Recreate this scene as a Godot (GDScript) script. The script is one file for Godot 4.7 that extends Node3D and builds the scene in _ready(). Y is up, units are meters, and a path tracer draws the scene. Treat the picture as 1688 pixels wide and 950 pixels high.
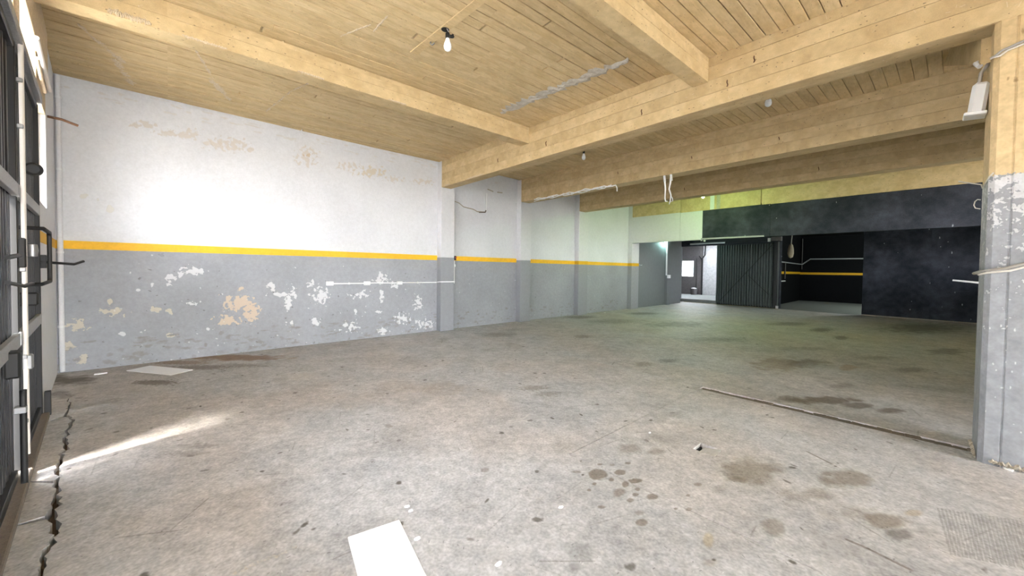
extends Node3D
# An empty garage hall: y up, x from the street front into the depth, z from the long white wall towards the column.

# ---- lens of the photograph (1688 x 950) -------------------------------------------------------------------------
const EYE := Vector3(0.0, 1.4, 7.4487)
const FOCAL := 620.0
const PRINCIPAL := Vector2(844.0, 459.42)
const YAW := 47.646
const PITCH := 1.325
const ROLL := 0.741
var look: Vector3
var side: Vector3
var over: Vector3

# ---- main measures ---------------------------------------------------------------------------------------------
const CEIL := 3.8            # underside of the ceiling boards
const FRONT_X := -1.066      # street front: x = FRONT_X + FRONT_T * z
const FRONT_T := 0.098
const BEAM_T := -0.0152      # the cross beams run very slightly askew
const BACK_X := 18.1         # far wall: x = BACK_X + BACK_T * z
const BACK_T := -0.095
const RIGHT_Z := 15.5
var M := {}                  # materials
var rng := RandomNumberGenerator.new()
var taken := {}


# =================================================================================================== camera and light
func _ready() -> void:
	rng.seed = 77
	lens_axes()
	var cam := Camera3D.new()
	cam.name = "camera"
	cam.transform = Transform3D(Basis(side, over, -look), EYE)
	cam.near = 0.05
	cam.far = 200.0
	cam.projection = Camera3D.PROJECTION_FRUSTUM
	cam.size = cam.near * 950.0 / FOCAL
	cam.frustum_offset = Vector2(0.0, -(475.0 - PRINCIPAL.y) / FOCAL * cam.near)
	cam.current = true
	add_child(cam)

	var sky_mat := ProceduralSkyMaterial.new()
	sky_mat.sky_top_color = Color(0.86, 0.89, 0.93)
	sky_mat.sky_horizon_color = Color(0.97, 0.97, 0.97)
	sky_mat.ground_horizon_color = Color(0.8, 0.79, 0.77)
	sky_mat.ground_bottom_color = Color(0.6, 0.59, 0.57)
	sky_mat.sun_angle_max = 1.0
	var sky := Sky.new()
	sky.sky_material = sky_mat
	var env := Environment.new()
	env.background_mode = Environment.BG_SKY
	env.sky = sky
	env.background_energy_multiplier = 18.0
	env.tonemap_mode = Environment.TONE_MAPPER_LINEAR
	env.tonemap_exposure = 4.2
	env.sdfgi_enabled = true
	env.ssao_enabled = true
	env.ssil_enabled = true
	var we := WorldEnvironment.new()
	we.name = "environment"
	we.environment = env
	add_child(we)

	var sun := DirectionalLight3D.new()
	sun.name = "sun"
	sun.light_color = Color(1.0, 0.965, 0.91)
	sun.light_energy = 8.0
	sun.light_angular_distance = 13.0   # veiled by haze
	sun.shadow_enabled = true
	sun.sky_mode = DirectionalLight3D.SKY_MODE_LIGHT_ONLY
	sun.look_at_from_position(Vector3.ZERO, Vector3(0.90, -1.55, -0.42), Vector3.UP)
	add_child(sun)

	make_materials()
	build_floor()
	build_left_wall()
	build_ceiling()
	build_front()
	build_column()
	build_back()
	build_gate()
	build_fittings()
	build_loose()


# =================================================================================================== pixels to places
func lens_axes() -> void:
	var yw := deg_to_rad(YAW)
	var pt := deg_to_rad(PITCH)
	var rl := deg_to_rad(ROLL)
	look = Vector3(cos(yw) * cos(pt), -sin(pt), -sin(yw) * cos(pt))
	var r0 := Vector3(sin(yw), 0, cos(yw))
	var u0 := r0.cross(look)
	side = r0 * cos(rl) + u0 * sin(rl)
	over = side.cross(look)

func on_plane(u: float, v: float, n: Vector3, d: float) -> Vector3:
	var r := look + side * ((u - PRINCIPAL.x) / FOCAL) - over * ((v - PRINCIPAL.y) / FOCAL)
	return EYE + r * ((d - n.dot(EYE)) / n.dot(r))

func on_level(u: float, v: float, y := 0.0) -> Vector3:
	return on_plane(u, v, Vector3.UP, y)

func on_left(u: float, v: float, z := 0.0) -> Vector3:
	return on_plane(u, v, Vector3(0, 0, 1), z)

func on_depth(u: float, v: float, x: float, t := 0.0) -> Vector3:
	return on_plane(u, v, Vector3(1, 0, -t), x)

func fp(z: float, y: float, inward := 0.0) -> Vector3:      # a point on the street front
	var g := atan(FRONT_T)
	return Vector3(FRONT_X + FRONT_T * z, y, z) + Vector3(cos(g), 0, -sin(g)) * inward

func front_basis() -> Basis:                                 # x inward, y up, z along the front
	var g := atan(FRONT_T)
	return Basis(Vector3(cos(g), 0, -sin(g)), Vector3.UP, Vector3(sin(g), 0, cos(g)))

func bp(z: float, y: float, forward := 0.0) -> Vector3:     # a point on the far wall, forward = towards the street
	var g := atan(BACK_T)
	return Vector3(BACK_X + BACK_T * z, y, z) - Vector3(cos(g), 0, -sin(g)) * forward

func back_basis() -> Basis:
	var g := atan(BACK_T)
	return Basis(Vector3(cos(g), 0, -sin(g)), Vector3.UP, Vector3(sin(g), 0, cos(g)))


# =================================================================================================== meshes
class MB:
	var v := PackedVector3Array()
	var n := PackedVector3Array()
	var uv := PackedVector2Array()
	var idx := PackedInt32Array()
	var uvf = null
	func vert(p: Vector3, nn: Vector3) -> int:
		v.append(p)
		n.append(nn)
		uv.append(uvf.call(p, nn) if uvf != null else Vector2(p.x + p.z, -p.y))
		return v.size() - 1
	func tri3(a: Vector3, b: Vector3, c: Vector3, na: Vector3, nb: Vector3, nc: Vector3) -> void:
		var g := (c - a).cross(b - a)
		var i := vert(a, na)
		if g.dot(na + nb + nc) >= 0.0:
			vert(b, nb)
			vert(c, nc)
		else:
			vert(c, nc)
			vert(b, nb)
		idx.append_array([i, i + 1, i + 2])
	func quad(a: Vector3, b: Vector3, c: Vector3, d: Vector3, nn: Vector3) -> void:
		tri3(a, b, c, nn, nn, nn)
		tri3(a, c, d, nn, nn, nn)
	func flat(a: Vector3, b: Vector3, c: Vector3, towards: Vector3) -> void:
		var g := (b - a).cross(c - a).normalized()
		if g.dot(towards) < 0.0:
			g = -g
		tri3(a, b, c, g, g, g)
	func box(c: Vector3, b: Basis, h: Vector3, bev := 0.004) -> MB:
		bev = minf(bev, minf(h.x, minf(h.y, h.z)) * 0.45)
		var s := [-1.0, 1.0]
		for ax in 3:
			var a1 := (ax + 1) % 3
			var a2 := (ax + 2) % 3
			for sg in s:
				var q := []
				for k in [[-1, -1], [1, -1], [1, 1], [-1, 1]]:
					var p := Vector3()
					p[ax] = sg * h[ax]
					p[a1] = k[0] * (h[a1] - bev)
					p[a2] = k[1] * (h[a2] - bev)
					q.append(c + b * p)
				var nn := Vector3()
				nn[ax] = sg
				quad(q[0], q[1], q[2], q[3], b * nn)
			# edges along ax
			for s1 in s:
				for s2 in s:
					var e := []
					for k in [[-1, 0], [1, 0], [1, 1], [-1, 1]]:
						var p := Vector3()
						p[ax] = k[0] * (h[ax] - bev)
						p[a1] = s1 * (h[a1] - (bev if k[1] else 0.0))
						p[a2] = s2 * (h[a2] - (0.0 if k[1] else bev))
						e.append(c + b * p)
					var nn := Vector3()
					nn[a1] = s1
					nn[a2] = s2
					quad(e[0], e[1], e[2], e[3], (b * nn).normalized())
		for sx in s:
			for sy in s:
				for sz in s:
					var o := Vector3(sx, sy, sz)
					var p1 := Vector3(sx * h.x, sy * (h.y - bev), sz * (h.z - bev))
					var p2 := Vector3(sx * (h.x - bev), sy * h.y, sz * (h.z - bev))
					var p3 := Vector3(sx * (h.x - bev), sy * (h.y - bev), sz * h.z)
					var nn := (b * o).normalized()
					tri3(c + b * p1, c + b * p2, c + b * p3, nn, nn, nn)
		return self
	func prism(plan: PackedVector2Array, y0: float, y1: float) -> MB:   # plan holds (x, z)
		var tri := Geometry2D.triangulate_polygon(plan)
		for k in range(0, tri.size(), 3):
			var q := [plan[tri[k]], plan[tri[k + 1]], plan[tri[k + 2]]]
			for y in [y0, y1]:
				var up := Vector3.UP if y == y1 else Vector3.DOWN
				tri3(Vector3(q[0].x, y, q[0].y), Vector3(q[1].x, y, q[1].y), Vector3(q[2].x, y, q[2].y), up, up, up)
		var turn := 1.0 if Geometry2D.is_polygon_clockwise(plan) else -1.0
		for k in plan.size():
			var a := plan[k]
			var b := plan[(k + 1) % plan.size()]
			var d := (b - a).normalized()
			var nn := Vector3(-d.y, 0, d.x) * -turn
			quad(Vector3(a.x, y0, a.y), Vector3(b.x, y0, b.y), Vector3(b.x, y1, b.y), Vector3(a.x, y1, a.y), nn)
		return self
	func tube(pts: Array, r: float, sides := 8, r_end := -1.0) -> MB:
		var ups := []
		var t := (pts[1] - pts[0] as Vector3).normalized()
		var up := t.cross(Vector3(0.31, 0.84, 0.44)).normalized()
		var rings := []
		for i in pts.size():
			var d: Vector3 = (pts[mini(i + 1, pts.size() - 1)] - pts[maxi(i - 1, 0)]).normalized()
			up = (up - d * up.dot(d)).normalized()
			var w := d.cross(up)
			var rr := r if r_end < 0.0 else lerpf(r, r_end, float(i) / (pts.size() - 1))
			var ring := []
			for k in sides:
				var a := TAU * k / sides
				var nn := up * cos(a) + w * sin(a)
				ring.append([pts[i] + nn * rr, nn])
			rings.append(ring)
			ups.append(d)
		for i in pts.size() - 1:
			for k in sides:
				var k2 := (k + 1) % sides
				var a: Array = rings[i][k]
				var b: Array = rings[i][k2]
				var c: Array = rings[i + 1][k2]
				var d: Array = rings[i + 1][k]
				tri3(a[0], b[0], c[0], a[1], b[1], c[1])
				tri3(a[0], c[0], d[0], a[1], c[1], d[1])
		for e in [0, pts.size() - 1]:
			var nn: Vector3 = -ups[e] if e == 0 else ups[e]
			for k in range(1, sides - 1):
				tri3(rings[e][0][0], rings[e][k][0], rings[e][k + 1][0], nn, nn, nn)
		return self
	func lathe(o: Vector3, axis: Vector3, prof: Array, sides := 20) -> MB:  # prof: [radius, along]
		var x := axis.cross(Vector3(0.3, 0.2, 0.9)).normalized()
		var z := axis.cross(x)
		for i in prof.size() - 1:
			var d := Vector2(prof[i + 1][0] - prof[i][0], prof[i + 1][1] - prof[i][1]).normalized()
			for k in sides:
				var a0 := TAU * k / sides
				var a1 := TAU * (k + 1) / sides
				var e0 := x * cos(a0) + z * sin(a0)
				var e1 := x * cos(a1) + z * sin(a1)
				var n0 := e0 * d.y - axis * d.x
				var n1 := e1 * d.y - axis * d.x
				var p := [o + e0 * prof[i][0] + axis * prof[i][1], o + e1 * prof[i][0] + axis * prof[i][1], o + e1 * prof[i + 1][0] + axis * prof[i + 1][1], o + e0 * prof[i + 1][0] + axis * prof[i + 1][1]]
				tri3(p[0], p[1], p[2], n0, n1, n1)
				tri3(p[0], p[2], p[3], n0, n1, n0)
		return self
	func mesh(origin := Vector3.ZERO) -> ArrayMesh:
		if origin != Vector3.ZERO:
			for i in v.size():
				v[i] -= origin
		var a := []
		a.resize(Mesh.ARRAY_MAX)
		a[Mesh.ARRAY_VERTEX] = v
		a[Mesh.ARRAY_NORMAL] = n
		a[Mesh.ARRAY_TEX_UV] = uv
		a[Mesh.ARRAY_TEX_UV2] = uv
		a[Mesh.ARRAY_INDEX] = idx
		var m := ArrayMesh.new()
		m.add_surface_from_arrays(Mesh.PRIMITIVE_TRIANGLES, a)
		return m


func mb(uvf = null) -> MB:
	var m := MB.new()
	m.uvf = uvf
	return m

func numbered(called: String) -> String:
	var k: int = taken.get(called, 0)
	taken[called] = k + 1
	return called if k == 0 else "%s_%03d" % [called, k]

func thing(called: String, label: String, category: String, base: Vector3, group := "") -> Node3D:
	var o := Node3D.new()
	o.name = numbered(called)
	add_child(o, true)
	o.position = base
	o.set_meta("label", label)
	o.set_meta("category", category)
	if group:
		o.set_meta("group", group)
	return o

func structure(called: String, label: String, base := Vector3.ZERO) -> Node3D:
	var o := Node3D.new()
	o.name = numbered(called)
	add_child(o, true)
	o.position = base
	o.set_meta("kind", "structure")
	if label:
		o.set_meta("label", label)
	return o

func part(parent: Node3D, called: String, m: MB, material: Material, label := "") -> MeshInstance3D:
	var o := MeshInstance3D.new()
	o.name = called
	var at := Vector3.ZERO
	var p: Node = parent
	while p != self:
		at += (p as Node3D).position
		p = p.get_parent()
	o.mesh = m.mesh(at)
	o.material_override = material
	if label:
		o.set_meta("label", label)
	parent.add_child(o, true)
	return o

func shared(parent: Node3D, called: String, mesh: Mesh, material: Material, tf: Transform3D) -> MeshInstance3D:
	var o := MeshInstance3D.new()
	o.name = called
	o.mesh = mesh
	o.material_override = material
	o.transform = tf
	o.position -= parent.position
	parent.add_child(o, true)
	return o

func rect_plan(x0: float, x1: float, z0: float, z1: float) -> PackedVector2Array:
	return PackedVector2Array([Vector2(x0, z0), Vector2(x1, z0), Vector2(x1, z1), Vector2(x0, z1)])

func beam_x(x: float, z: float) -> float:
	return x + BEAM_T * z


# =================================================================================================== textures
func noise_bytes(w: int, h: int, sd: int, freq: float, octaves := 4, kind := FastNoiseLite.TYPE_SIMPLEX_SMOOTH, stretch := Vector2.ONE) -> PackedByteArray:
	var f := FastNoiseLite.new()
	f.seed = sd
	f.noise_type = kind
	f.frequency = freq
	f.fractal_octaves = octaves
	var sw := maxi(8, int(w / stretch.x))
	var sh := maxi(8, int(h / stretch.y))
	var im := f.get_image(sw, sh)
	if sw != w or sh != h:
		im.resize(w, h, Image.INTERPOLATE_CUBIC)
	im.convert(Image.FORMAT_L8)
	return im.get_data()

func tex(data: PackedByteArray, w: int, h: int) -> ImageTexture:
	return ImageTexture.create_from_image(Image.create_from_data(w, h, false, Image.FORMAT_RGB8, data))

func grey_tex(data: PackedByteArray, w: int, h: int) -> ImageTexture:
	return ImageTexture.create_from_image(Image.create_from_data(w, h, false, Image.FORMAT_L8, data))

# A painted or stained patch: an ellipse with centre c and half axes e1, e2 (all in texture pixels), ragged by noise.
func patch(data: PackedByteArray, w: int, h: int, nz: PackedByteArray, c: Vector2, e1: Vector2, e2: Vector2, col: Color, strength: float, ragged: float, soft: float, height := PackedByteArray(), dent := 0, off := 0) -> void:
	var det := e1.x * e2.y - e1.y * e2.x
	if absf(det) < 1e-6:
		return
	var grow := 1.0 + ragged * 0.6
	var rx := int((absf(e1.x) + absf(e2.x)) * grow) + 2
	var ry := int((absf(e1.y) + absf(e2.y)) * grow) + 2
	var cr := col.r8
	var cg := col.g8
	var cb := col.b8
	var n_all := w * h
	for y in range(maxi(0, int(c.y) - ry), mini(h, int(c.y) + ry)):
		for x in range(maxi(0, int(c.x) - rx), mini(w, int(c.x) + rx)):
			var dx := x - c.x
			var dy := y - c.y
			var a := (dx * e2.y - dy * e2.x) / det
			var b := (dy * e1.x - dx * e1.y) / det
			var i := y * w + x
			var d := sqrt(a * a + b * b) + (nz[(i + off) % n_all] / 255.0 - 0.5) * ragged
			var k := clampf((1.0 - d) / soft, 0.0, 1.0) * strength
			if k > 0.0:
				var j := i * 3
				data[j] = int(lerpf(data[j], cr, k))
				data[j + 1] = int(lerpf(data[j + 1], cg, k))
				data[j + 2] = int(lerpf(data[j + 2], cb, k))
				if height.size():
					height[i] = clampi(height[i] + int(dent * k), 0, 255)

func stroke(data: PackedByteArray, w: int, h: int, a: Vector2, b: Vector2, wide: float, col: Color, strength: float) -> void:
	var x0 := maxi(0, int(minf(a.x, b.x) - wide - 1))
	var x1 := mini(w - 1, int(maxf(a.x, b.x) + wide + 1))
	var y0 := maxi(0, int(minf(a.y, b.y) - wide - 1))
	var y1 := mini(h - 1, int(maxf(a.y, b.y) + wide + 1))
	var d := b - a
	var l2 := maxf(d.length_squared(), 1e-6)
	for y in range(y0, y1 + 1):
		for x in range(x0, x1 + 1):
			var p := Vector2(x, y)
			var t := clampf((p - a).dot(d) / l2, 0.0, 1.0)
			var k := clampf((wide - p.distance_to(a + d * t)) / maxf(wide * 0.6, 0.7), 0.0, 1.0) * strength
			if k > 0.0:
				var j := (y * w + x) * 3
				data[j] = int(lerpf(data[j], col.r8, k))
				data[j + 1] = int(lerpf(data[j + 1], col.g8, k))
				data[j + 2] = int(lerpf(data[j + 2], col.b8, k))

func ramp(data: PackedByteArray, w: int, h: int, base: Color, n1: PackedByteArray, k1: float, n2: PackedByteArray, k2: float, n3: PackedByteArray, k3: float, tint: Color, n4: PackedByteArray) -> void:
	for i in w * h:
		var g := 1.0 + (n1[i] - 128) * k1 / 128.0 + (n2[i] - 128) * k2 / 128.0 + (n3[i] - 128) * k3 / 128.0
		var t: float = clampf((n4[i] - 96) / 80.0, 0.0, 1.0)
		g *= 255.0
		var j := i * 3
		data[j] = clampi(int(g * lerpf(base.r, tint.r, t)), 0, 255)
		data[j + 1] = clampi(int(g * lerpf(base.g, tint.g, t)), 0, 255)
		data[j + 2] = clampi(int(g * lerpf(base.b, tint.b, t)), 0, 255)

func plain(col: Color, rough := 0.7, metal := 0.0) -> StandardMaterial3D:
	var m := StandardMaterial3D.new()
	m.albedo_color = col
	m.roughness = rough
	m.metallic = metal
	return m

func rgb8(r: int, g: int, b: int) -> Color:
	return Color8(r, g, b)

# Small tile of mottle shared as a multiplying grain.
func grain_tile(n: int, sd: int, amount: float, specks: int, dark: float) -> ImageTexture:
	var f := FastNoiseLite.new()
	f.seed = sd
	f.frequency = 0.09
	f.fractal_octaves = 3
	var a := f.get_seamless_image(n, n)
	a.convert(Image.FORMAT_L8)
	var b := a.get_data()
	f.seed = sd + 5
	f.frequency = 0.02
	var c := f.get_seamless_image(n, n)
	c.convert(Image.FORMAT_L8)
	var d := c.get_data()
	var out := PackedByteArray()
	out.resize(n * n * 3)
	for i in n * n:
		var g := clampi(int(255.0 * (1.0 - amount + (b[i] * 0.6 + d[i] * 0.4) / 255.0 * amount)), 0, 255)
		out[i * 3] = g
		out[i * 3 + 1] = g
		out[i * 3 + 2] = g
	var r := RandomNumberGenerator.new()
	r.seed = sd
	for k in specks:
		var p := Vector2(r.randf() * n, r.randf() * n)
		var g := 1.0 if r.randf() < 0.4 else dark
		stroke(out, n, n, p, p + Vector2.from_angle(r.randf() * TAU) * r.randf() * 7.0, r.randf_range(0.6, 1.6), Color(g, g, g), r.randf_range(0.4, 0.9))
	return tex(out, n, n)

func tan_tile(sd: int, base: Color, streaks: bool) -> Array:   # board-marked painted concrete: colour and relief
	var w := 1024
	var h := 512
	var n1 := noise_bytes(w, h, sd, 0.02, 4, FastNoiseLite.TYPE_SIMPLEX_SMOOTH, Vector2(1, 1))
	var n2 := noise_bytes(w, h, sd + 1, 0.05, 3, FastNoiseLite.TYPE_SIMPLEX_SMOOTH, Vector2(16 if streaks else 2, 1))
	var n3 := noise_bytes(w, h, sd + 2, 0.2, 2)
	var n4 := noise_bytes(w, h, sd + 3, 0.006, 3)
	var data := PackedByteArray()
	data.resize(w * h * 3)
	ramp(data, w, h, base, n1, 0.04, n2, 0.024, n3, 0.03, base * Color(0.95, 0.94, 0.92), n4)
	var hgt := PackedByteArray()
	hgt.resize(w * h)
	for i in w * h:
		hgt[i] = (n2[i] * 2 + n3[i] + n1[i]) / 4
	var r := RandomNumberGenerator.new()
	r.seed = sd
	for k in 240:
		var p := Vector2(r.randf() * w, r.randf() * h)
		var e := Vector2(r.randf_range(1.0, 5.0), 0)
		patch(data, w, h, n3, p, e, Vector2(0, r.randf_range(0.8, 2.2)), base.darkened(0.55), 0.8, 0.6, 0.5, hgt, -70)
	for k in 160:
		var p := Vector2(r.randf() * w, r.randf() * h)
		stroke(data, w, h, p, p + Vector2.from_angle(r.randf() * TAU) * r.randf_range(3, 16), r.randf_range(0.6, 1.1), base.lightened(0.45), 0.55)
	return [tex(data, w, h), grey_tex(hgt, w, h)]

func tri_mat(t: Array, scale: Vector3, tone: Color, rough := 0.85, relief := 0.12) -> StandardMaterial3D:
	var m := StandardMaterial3D.new()
	m.albedo_texture = t[0]
	m.albedo_color = tone
	m.roughness = rough
	m.uv1_triplanar = true
	m.uv1_world_triplanar = true
	m.uv1_scale = scale
	m.heightmap_enabled = true
	m.heightmap_texture = t[1]
	m.heightmap_scale = relief
	return m


func make_materials() -> void:
	var tan := tan_tile(11, rgb8(203, 180, 138), true)
	var smooth := tan_tile(31, rgb8(203, 180, 138), false)
	for k in 4:
		var tone: Color = [Color(1, 1, 1), Color(0.985, 0.98, 0.97), Color(1.0, 0.99, 0.97), Color(0.965, 0.96, 0.95)][k]
		M["board%d" % k] = tri_mat(tan, Vector3(0.35 + 0.03 * k, 1.5, 1.9 + 0.1 * k), tone)
	M.beam_z = tri_mat([smooth[0], smooth[1]], Vector3(0.8, 0.8, 0.4), Color(1, 1, 1), 0.85, 0.08)
	M.beam_z2 = tri_mat([smooth[0], smooth[1]], Vector3(0.7, 0.7, 0.5), Color(0.955, 0.95, 0.94), 0.85, 0.08)
	M.beam_x = tri_mat([smooth[0], smooth[1]], Vector3(0.4, 0.8, 0.8), Color(0.97, 0.965, 0.95), 0.85, 0.08)
	# plain greys and paints with grain
	M.grain = grain_tile(512, 5, 0.30, 260, 0.55)
	M.fine = grain_tile(512, 9, 0.09, 40, 0.7)
	M.raw_tan = grained(rgb8(232, 212, 180), 3.0, 0.95)
	M.spall = grained(rgb8(206, 198, 184), 2.5, 0.95)
	M.white_paint = grained(rgb8(216, 216, 219), 0.9, 0.8, 0.0, "fine")
	M.grey_paint = grained(rgb8(150, 152, 157), 0.9, 0.8, 0.0, "fine")
	M.grey_wall = grained(rgb8(116, 121, 123), 0.5, 0.75, 0.0, "fine")
	M.yellow = grained(rgb8(229, 176, 20), 0.8, 0.7, 0.0, "fine")
	M.black_paint = grained(rgb8(47, 49, 55), 0.4, 0.7)
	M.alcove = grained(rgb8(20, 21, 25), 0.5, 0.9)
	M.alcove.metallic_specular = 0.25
	M.gate_black = plain(rgb8(34, 35, 37), 0.42, 0.35)
	M.gate_dark = plain(rgb8(22, 22, 23), 0.6)
	M.worn_steel = grained(rgb8(176, 176, 178), 3.0, 0.55, 0.4)
	M.pale_rod = plain(rgb8(214, 208, 200), 0.5, 0.1)
	M.lock = plain(rgb8(150, 150, 150), 0.4, 0.8)
	M.rust = grained(rgb8(128, 92, 68), 3.0, 0.9)
	M.cream = grained(rgb8(226, 203, 168), 1.2, 0.8)
	M.pvc = plain(rgb8(212, 213, 214), 0.45)
	M.pvc_white = plain(rgb8(232, 233, 234), 0.4)
	M.cable = plain(rgb8(206, 200, 190), 0.6)
	M.grey_cable = plain(rgb8(158, 153, 146), 0.6)
	M.black_plastic = plain(rgb8(24, 23, 22), 0.6)
	M.opal = plain(rgb8(238, 240, 244), 0.25)
	M.sheet = plain(rgb8(236, 239, 244), 0.55)
	M.dirt = grained(rgb8(128, 116, 104), 3.0, 0.95)
	M.earth = grained(rgb8(122, 104, 84), 4.0, 1.0)
	M.street = grained(rgb8(168, 165, 160), 0.3, 0.9)
	M.skylight = plain(rgb8(200, 205, 208), 0.7)
	M.skylight.backlight_enabled = true
	M.skylight.backlight = Color(0.9, 0.91, 0.92)
	M.thresh = grained(rgb8(150, 136, 84), 2.0, 0.8)
	M.glass = plain(Color(0.95, 0.97, 0.98, 0.06), 0.05)
	M.glass.transparency = BaseMaterial3D.TRANSPARENCY_ALPHA
	M.zinc = plain(rgb8(196, 198, 202), 0.4, 0.5)
	M.store_white = grained(rgb8(214, 212, 212), 0.6, 0.85)
	M.store_grey = grained(rgb8(112, 108, 108), 0.8, 0.85)
	M.back_floor = grained(rgb8(134, 138, 136), 1.2, 0.7)
	M.chalky = grained(rgb8(226, 223, 218), 3.0, 0.7)
	M.old_plaster = grained(rgb8(196, 186, 168), 2.0, 0.9)
	M.corrugated = grained(rgb8(90, 99, 98), 1.0, 0.45, 0.1)
	floor_materials()
	wall_materials()

func grained(col: Color, scale: float, rough: float, metal := 0.0, tile := "grain") -> StandardMaterial3D:
	var m := plain(col, rough, metal)
	m.albedo_texture = M[tile]
	m.uv1_triplanar = true
	m.uv1_world_triplanar = true
	m.uv1_scale = Vector3.ONE * scale
	return m


# --------------------------------------------------------------------------------------------------- floor textures
const NEAR := Rect2(-1.4, -0.1, 6.3, 10.0)     # x, z, size
const FAR := Rect2(4.6, -0.4, 13.9, 10.4)

func floor_patch(data: PackedByteArray, w: int, h: int, nz: PackedByteArray, area: Rect2, u: float, v: float, ru: float, rv: float, col: Color, strength: float, ragged: float, soft: float, off := 0) -> void:
	var s := Vector2(w, h) / area.size
	var to := func(p: Vector3) -> Vector2: return (Vector2(p.x, p.z) - area.position) * s
	var c: Vector2 = to.call(on_level(u, v))
	if not Rect2(-80, -80, w + 160, h + 160).has_point(c):
		return
	var e1: Vector2 = (to.call(on_level(u + ru, v)) - to.call(on_level(u - ru, v))) * 0.5
	var e2: Vector2 = (to.call(on_level(u, v + rv)) - to.call(on_level(u, v - rv))) * 0.5
	patch(data, w, h, nz, c, e1, e2, col, strength, ragged, soft, PackedByteArray(), 0, off)

func floor_line(data: PackedByteArray, w: int, h: int, area: Rect2, pts: Array, wide: float, col: Color, strength: float) -> void:
	var s := Vector2(w, h) / area.size
	for k in pts.size() - 1:
		var a := on_level(pts[k].x, pts[k].y)
		var b := on_level(pts[k + 1].x, pts[k + 1].y)
		stroke(data, w, h, (Vector2(a.x, a.z) - area.position) * s, (Vector2(b.x, b.z) - area.position) * s, wide * s.x, col, strength)

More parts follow.
